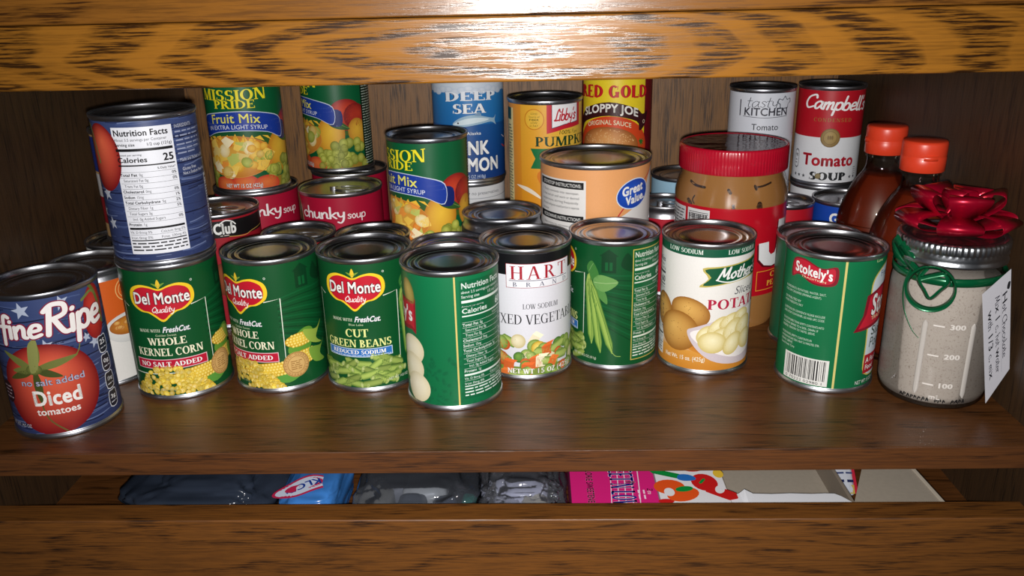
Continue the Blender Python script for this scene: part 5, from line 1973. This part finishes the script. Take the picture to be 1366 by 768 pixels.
def carton(name, label, x0, x1, y0, y1, z1, col, art=None, side=None):
    t = thing(name, label, 'box', ((x0 + x1) / 2, (y0 + y1) / 2, FZ))
    hx, hy, h = (x1 - x0) / 2, (y1 - y0) / 2, z1 - FZ
    box('carton', (-hx, -hy, 0), (hx, hy, h), plain(name + '_board', side or col, .5), t, bev=.6)
    if art:
        a = art
        V, F, C, N = flat_art(a, lambda u, v, l: np.stack([u - (x0 + x1) / 2, v - (y0 + y1) / 2, h + .03 + l], -1), (0, 0, 1))
        art_mesh('printed_top', [(V, F, C, N)], M['gloss'], t)
    return t


a = Art(51)
a.rect(33.2, 20.8, 98.7, 129, (214, 34, 122), 0)
c = (66, 75)


def down(a, s_, x, y0, y1, h, col, **kw):
    """lettering that reads from the back of the box to its front; y0 (back) -> y1 (front)"""
    a.rot = (x, y0, -PI / 2)
    a.text(s_, x, y0 - h / 2, h, col, w=y0 - y1, al='l', **kw)
    a.rot = None


down(a, "SWEET'N LOW", 73, 84, 17, 18, (28, 34, 130), f='r', b=.06, ly=4, ol=(.06, (240, 236, 240)))
for k in range(5):
    a.line([(62 + k * 5.4 + 4 * math.sin((y - 10) / 60), y) for y in range(14, 100, 6)], .7, (236, 226, 236), 1.5)
down(a, 'ZERO CALORIE SWEETENER', 48, 92, 20, 5.0, (244, 228, 238), b=.03, ly=3)
down(a, 'Zero', 93.5, 42, 34, 4.2, (244, 214, 232), f='h', ly=3)
for k in range(2):
    a.rot = (88 - k * 4, 40, -PI / 2)
    a.micro(88 - k * 4, 100 - k * 4, 40, 2.2, (244, 214, 232), 3)
    a.rot = None
carton('sweetener_box', 'bright pink box with blue outlined lettering in the lower compartment', 33, 99, 20.5, 130, -60, (206, 30, 116), a)

a = Art(52)
a.rect(100.2, 20.8, 152, 110, (226, 226, 230), 0)
ORG, RD, GR, BL_ = (226, 84, 30), (200, 30, 30), (14, 140, 60), (40, 110, 190)
a.caps(96, 68, 122, 57, 7, GR, (10, 120, 50), 1.2)
a.shape([(119, 61), (126, 61), (131, 57), (130, 53), (122, 52), (117, 55)], BL_, 1.6, 4)
a.ell(109, 44, 12, 10, ORG, ORG, 0, 1)
a.ell(118, 34, 13, 9, ORG, ORG, .4, 1.05)
a.ell(108, 37, 4, 5.5, (226, 226, 230), None, 0, 1.4)
a.ell(120, 41, 7, 3.6, GR, GR, .2, 1.5)
a.ell(137, 50, 10, 12, RD, RD, .2, 1)
a.caps(136, 44, 158, 28, 12, RD, RD, 1.05)
a.ell(147, 40, 3.6, 5.5, (226, 226, 230), None, -.3, 1.5)
a.caps(133, 48, 138, 55, 2.4, GR, GR, 1.6)
a.ell(131, 72, 10, 7, ORG, RD, 0, 1)
a.ell(150, 62, 4, 6, (230, 190, 60), None, 0, 1)
a.ell(104, 25, 6, 3, RD, RD, 0, 1)
carton('party_box', 'white box with red, orange and green shapes beside the pink box', 100, 152.2, 20.5, 112, -60, (222, 222, 226), a)

# torn open carton: grey inside, torn white front strip
t = thing('open_carton', 'torn-open cardboard carton showing its grey inside', 'box', (205, 76, FZ))
GB = plain('grey_carton_board', (158, 148, 134), .75, grain=.12, gscale=300)
WB = plain('white_carton_board', (224, 226, 232), .45)
box('bottom', (-51, -54, 0.4), (52, 58, 16), GB, t)
box('side_wall', (36, -54, 16), (38.5, 58, 37), plain('grey_carton_board_edge', (128, 116, 102), .75), t)
box('side_wall', (-52, -54, 0.4), (-51, 58, 34), GB, t)
edge = [(-52, -41), (-48, -42.5), (-44, -40), (-40, -38), (-34, -40.8), (-20, -41.6), (-6, -40.8), (10, -41.8), (20, -41.2), (27, -41.6), (31, -45), (38, -55)]
front = [(-52, -55), (38, -55)]
V, F = [], []
for z in (36.4, 37.4):
    for p in edge:
        V.append((p[0], p[1], z + (2.0 if p[0] == -40 else 0)))
    for p in edge:
        V.append((p[0], -55, z))
ne = len(edge)
for i in range(ne - 1):
    F.append((2 * ne + i, 2 * ne + i + 1, 3 * ne + i + 1, 3 * ne + i)[::-1])
    F.append((i, i + 1, ne + i + 1, ne + i))
    F.append((i, i + 1, 2 * ne + i + 1, 2 * ne + i))
mesh_obj('torn_lid', V, F, WB, t, smooth=False)
mesh_obj('torn_flap', [(-48, -34, 17), (-38, -31, 17), (-40, -38, 38), (-44, -40, 37), (-48.2, -34.4, 17), (-38.2, -31.4, 17)], [(0, 1, 2, 3), (4, 3, 2, 5)], plain('torn_flap_board', (142, 138, 136), .6), t, smooth=False)
box('front_wall', (-52, -55, 0.4), (38, -54.2, 36.4), WB, t)

t = thing('flat_carton', 'closed plain grey-brown carton with slanted top at the right end', 'box', (275, 76, FZ))
V = []
for z in (0, 37.6):
    V += [(-33, -55, z), (32, -55, z), (26.5, 30, z), (10, 30, z) if z == 0 else (8, 30, z)]
V[3] = (8, 30, 0)
mesh_obj('carton', V, [(3, 2, 1, 0), (4, 5, 6, 7), (0, 1, 5, 4), (1, 2, 6, 5), (2, 3, 7, 6), (3, 0, 4, 7)], GB, t, smooth=False)
mesh_obj('lid_edge', [(31, -55, 37.7), (33.4, -55, 37.7), (28, 30, 37.7), (25.6, 30, 37.7), (31, -55, 38.6), (33.4, -55, 38.6), (28, 30, 38.6), (25.6, 30, 38.6)],
         [(4, 5, 6, 7), (0, 1, 5, 4), (3, 0, 4, 7), (1, 2, 6, 5)], plain('pale_board_edge', (190, 180, 164), .7), t, smooth=False)


def crumple(name, cx, cy, cz, sx, sy, sz, mat, parent, seed, amp=.22, freq=1.6, nu=72, nv=44, crease=.5, floor=None):
    """crumpled pillow: an ellipsoid pushed about by smooth noise and sharp ridges"""
    V, F = [], []
    o = Vector((seed * 7.1, seed * 3.3, seed))
    for j in range(nv + 1):
        th = PI * j / nv
        for i in range(nu):
            ph = 2 * PI * i / nu
            d = Vector((math.sin(th) * math.cos(ph), math.sin(th) * math.sin(ph), math.cos(th)))
            e = Vector((math.copysign(abs(d.x) ** .5, d.x), math.copysign(abs(d.y) ** .5, d.y), math.copysign(abs(d.z) ** .7, d.z)))
            n1 = noise.noise(d * freq + o)
            n2 = 1 - abs(noise.noise(d * freq * 2.1 + o * 1.7)) * 2
            n3 = 1 - abs(noise.noise(d * freq * 5.0 + o * .7)) * 2
            k = 1 + amp * (n1 + crease * n2 * .6 + crease * n3 * .22 - .3)
            p = Vector((e.x * sx, e.y * sy, e.z * sz)) * k + Vector((cx, cy, cz))
            if floor is not None and p.z < floor:
                p.z = floor
            V.append(tuple(p))
    for j in range(nv):
        for i in range(nu):
            a_, b_ = j * nu + i, j * nu + (i + 1) % nu
            F.append((a_, a_ + nu, b_ + nu, b_))
    return mesh_obj(name, V, F, mat, parent)


M['dark_bag'] = plain('dark_plastic_bag', (40, 47, 60), .16, coat=.6)
M['blue_bag'] = plain('blue_printed_film', (58, 118, 190), .22, coat=.6, grain=.4, gscale=25)
M['film'] = clear('clear_bag_film', (226, 228, 234), .06, refl=1.5, bump=.8, bscale=55, film=.10, film_col=(170, 174, 186))
M['grey_film'] = clear('grey_bag_film', (206, 210, 218), .08, refl=1.3, bump=.6, bscale=40, film=.14, film_col=(120, 126, 138))
t = thing('plastic_bag', 'dark shiny plastic bag at the left end of the lower compartment', 'bag', (-264, 75, FZ))
crumple('bag', 0, 0, 19, 58, 46, 21, M['dark_bag'], t, 1, amp=.24, crease=.6, floor=.2)
t = thing('snack_bag', 'blue plastic bag with a white and red oval emblem', 'bag', (-172, 72, FZ))
bb = crumple('bag', 0, 0, 18.5, 25, 44, 19, M['blue_bag'], t, 2, amp=.15, floor=.2)
a = Art(53)
a.ell(0, 0, 24, 11.5, (190, 40, 80), (190, 40, 80), 0, 0, n=36)
a.ell(0, 0, 21.6, 9.2, (206, 216, 236), (206, 216, 236), 0, .6, n=36)
a.rot = (0, 0, PI)
a.text('KLGIY', 0, -3.4, 7, (30, 60, 150), w=30, b=.05, ly=1.4)
a.rot = None


def bagfn(u, v, l):
    an = .5
    x, y = u * math.cos(an) - v * math.sin(an), u * math.sin(an) + v * math.cos(an)
    return np.stack([x - 5, y - 24, 38.8 + 1.2 * np.sin(u * .15) + l * 1.3 - .012 * (x * x) * .5 + .0 * y], -1)


V, F, C, N = flat_art(a, bagfn, (0, 0, 1))
art_mesh('emblem', [(V, F, C, N)], M['gloss'], t)
t = thing('plastic_bag', 'grey translucent bag with pale lumps inside, middle of the lower compartment', 'bag', (-92, 75, FZ))
crumple('bag', 0, 0, 20, 50, 46, 21, M['grey_film'], t, 3, amp=.2, crease=.3, floor=.2)
for i, (x, y, z, sx, sy, sz, c) in enumerate(((-30, -20, 14, 14, 24, 12, (140, 136, 126)), (0, -30, 15, 12, 16, 12, (86, 92, 100)), (8, 0, 15, 18, 20, 14, (190, 190, 186)), (26, -30, 14, 10, 14, 12, (76, 82, 96)), (38, -38, 12, 7, 7, 8, (150, 30, 36)), (44, -20, 12, 6, 10, 10, (20, 120, 100)), (-12, 10, 14, 14, 20, 13, (120, 120, 124)))):
    crumple('bag_contents', x, y, z, sx, sy, sz, plain('bag_contents_%d' % i, c, .4), t, 20 + i, amp=.12, nu=28, nv=18, floor=.6)
t = thing('plastic_bag', 'clear crinkled plastic bag just left of the pink box', 'bag', (-5, 75, FZ))
crumple('bag', 0, 0, 19, 32, 46, 22, M['film'], t, 4, amp=.22, freq=2.2, nu=96, nv=60, crease=.9, floor=.2)
for i, (x, y, z, sx, sy, sz, c) in enumerate(((-13, -26, 12, 11, 18, 10, (150, 152, 166)), (10, -28, 13, 11, 16, 11, (190, 184, 168)), (0, 0, 14, 20, 20, 12, (170, 172, 190)))):
    crumple('bag_contents', x, y, z, sx, sy, sz, plain('pale_contents_%d' % i, c, .4), t, 40 + i, amp=.25, nu=28, nv=18, floor=.6)
t = thing('snack_packet', 'small printed packet with dark blue lettering between the cartons', 'packet', (258.5, 94, FZ + 15))
t.rotation_euler = (.75, 0, 0)
M['packet'] = plain('silver_packet_film', (176, 180, 190), .3, coat=.4)
crumple('packet', 0, 0, 0, 10.5, 17, 5, M['packet'], t, 6, amp=.1)
a = Art(54)
for k in range(3):
    a.micro(-10, 9, 8 - k * 4, 2.4, (50, 60, 100), 1)
a.micro(-10, 9, -7, 3.6, (24, 30, 70), 1)
a.rect(-11, -16, 9, -9, (170, 150, 70), .5)
a.rect(9, -16, 12, 14, (170, 30, 50), .5)
V, F, C, N = flat_art(a, lambda u, v, l: np.stack([u, v, 6.0 - .014 * u * u - .007 * v * v + l], -1), (0, 0, 1))
art_mesh('printed_face', [(V, F, C, N)], M['gloss'], t)

bpy.data.objects.remove(_fo)
bpy.data.curves.remove(_fc)
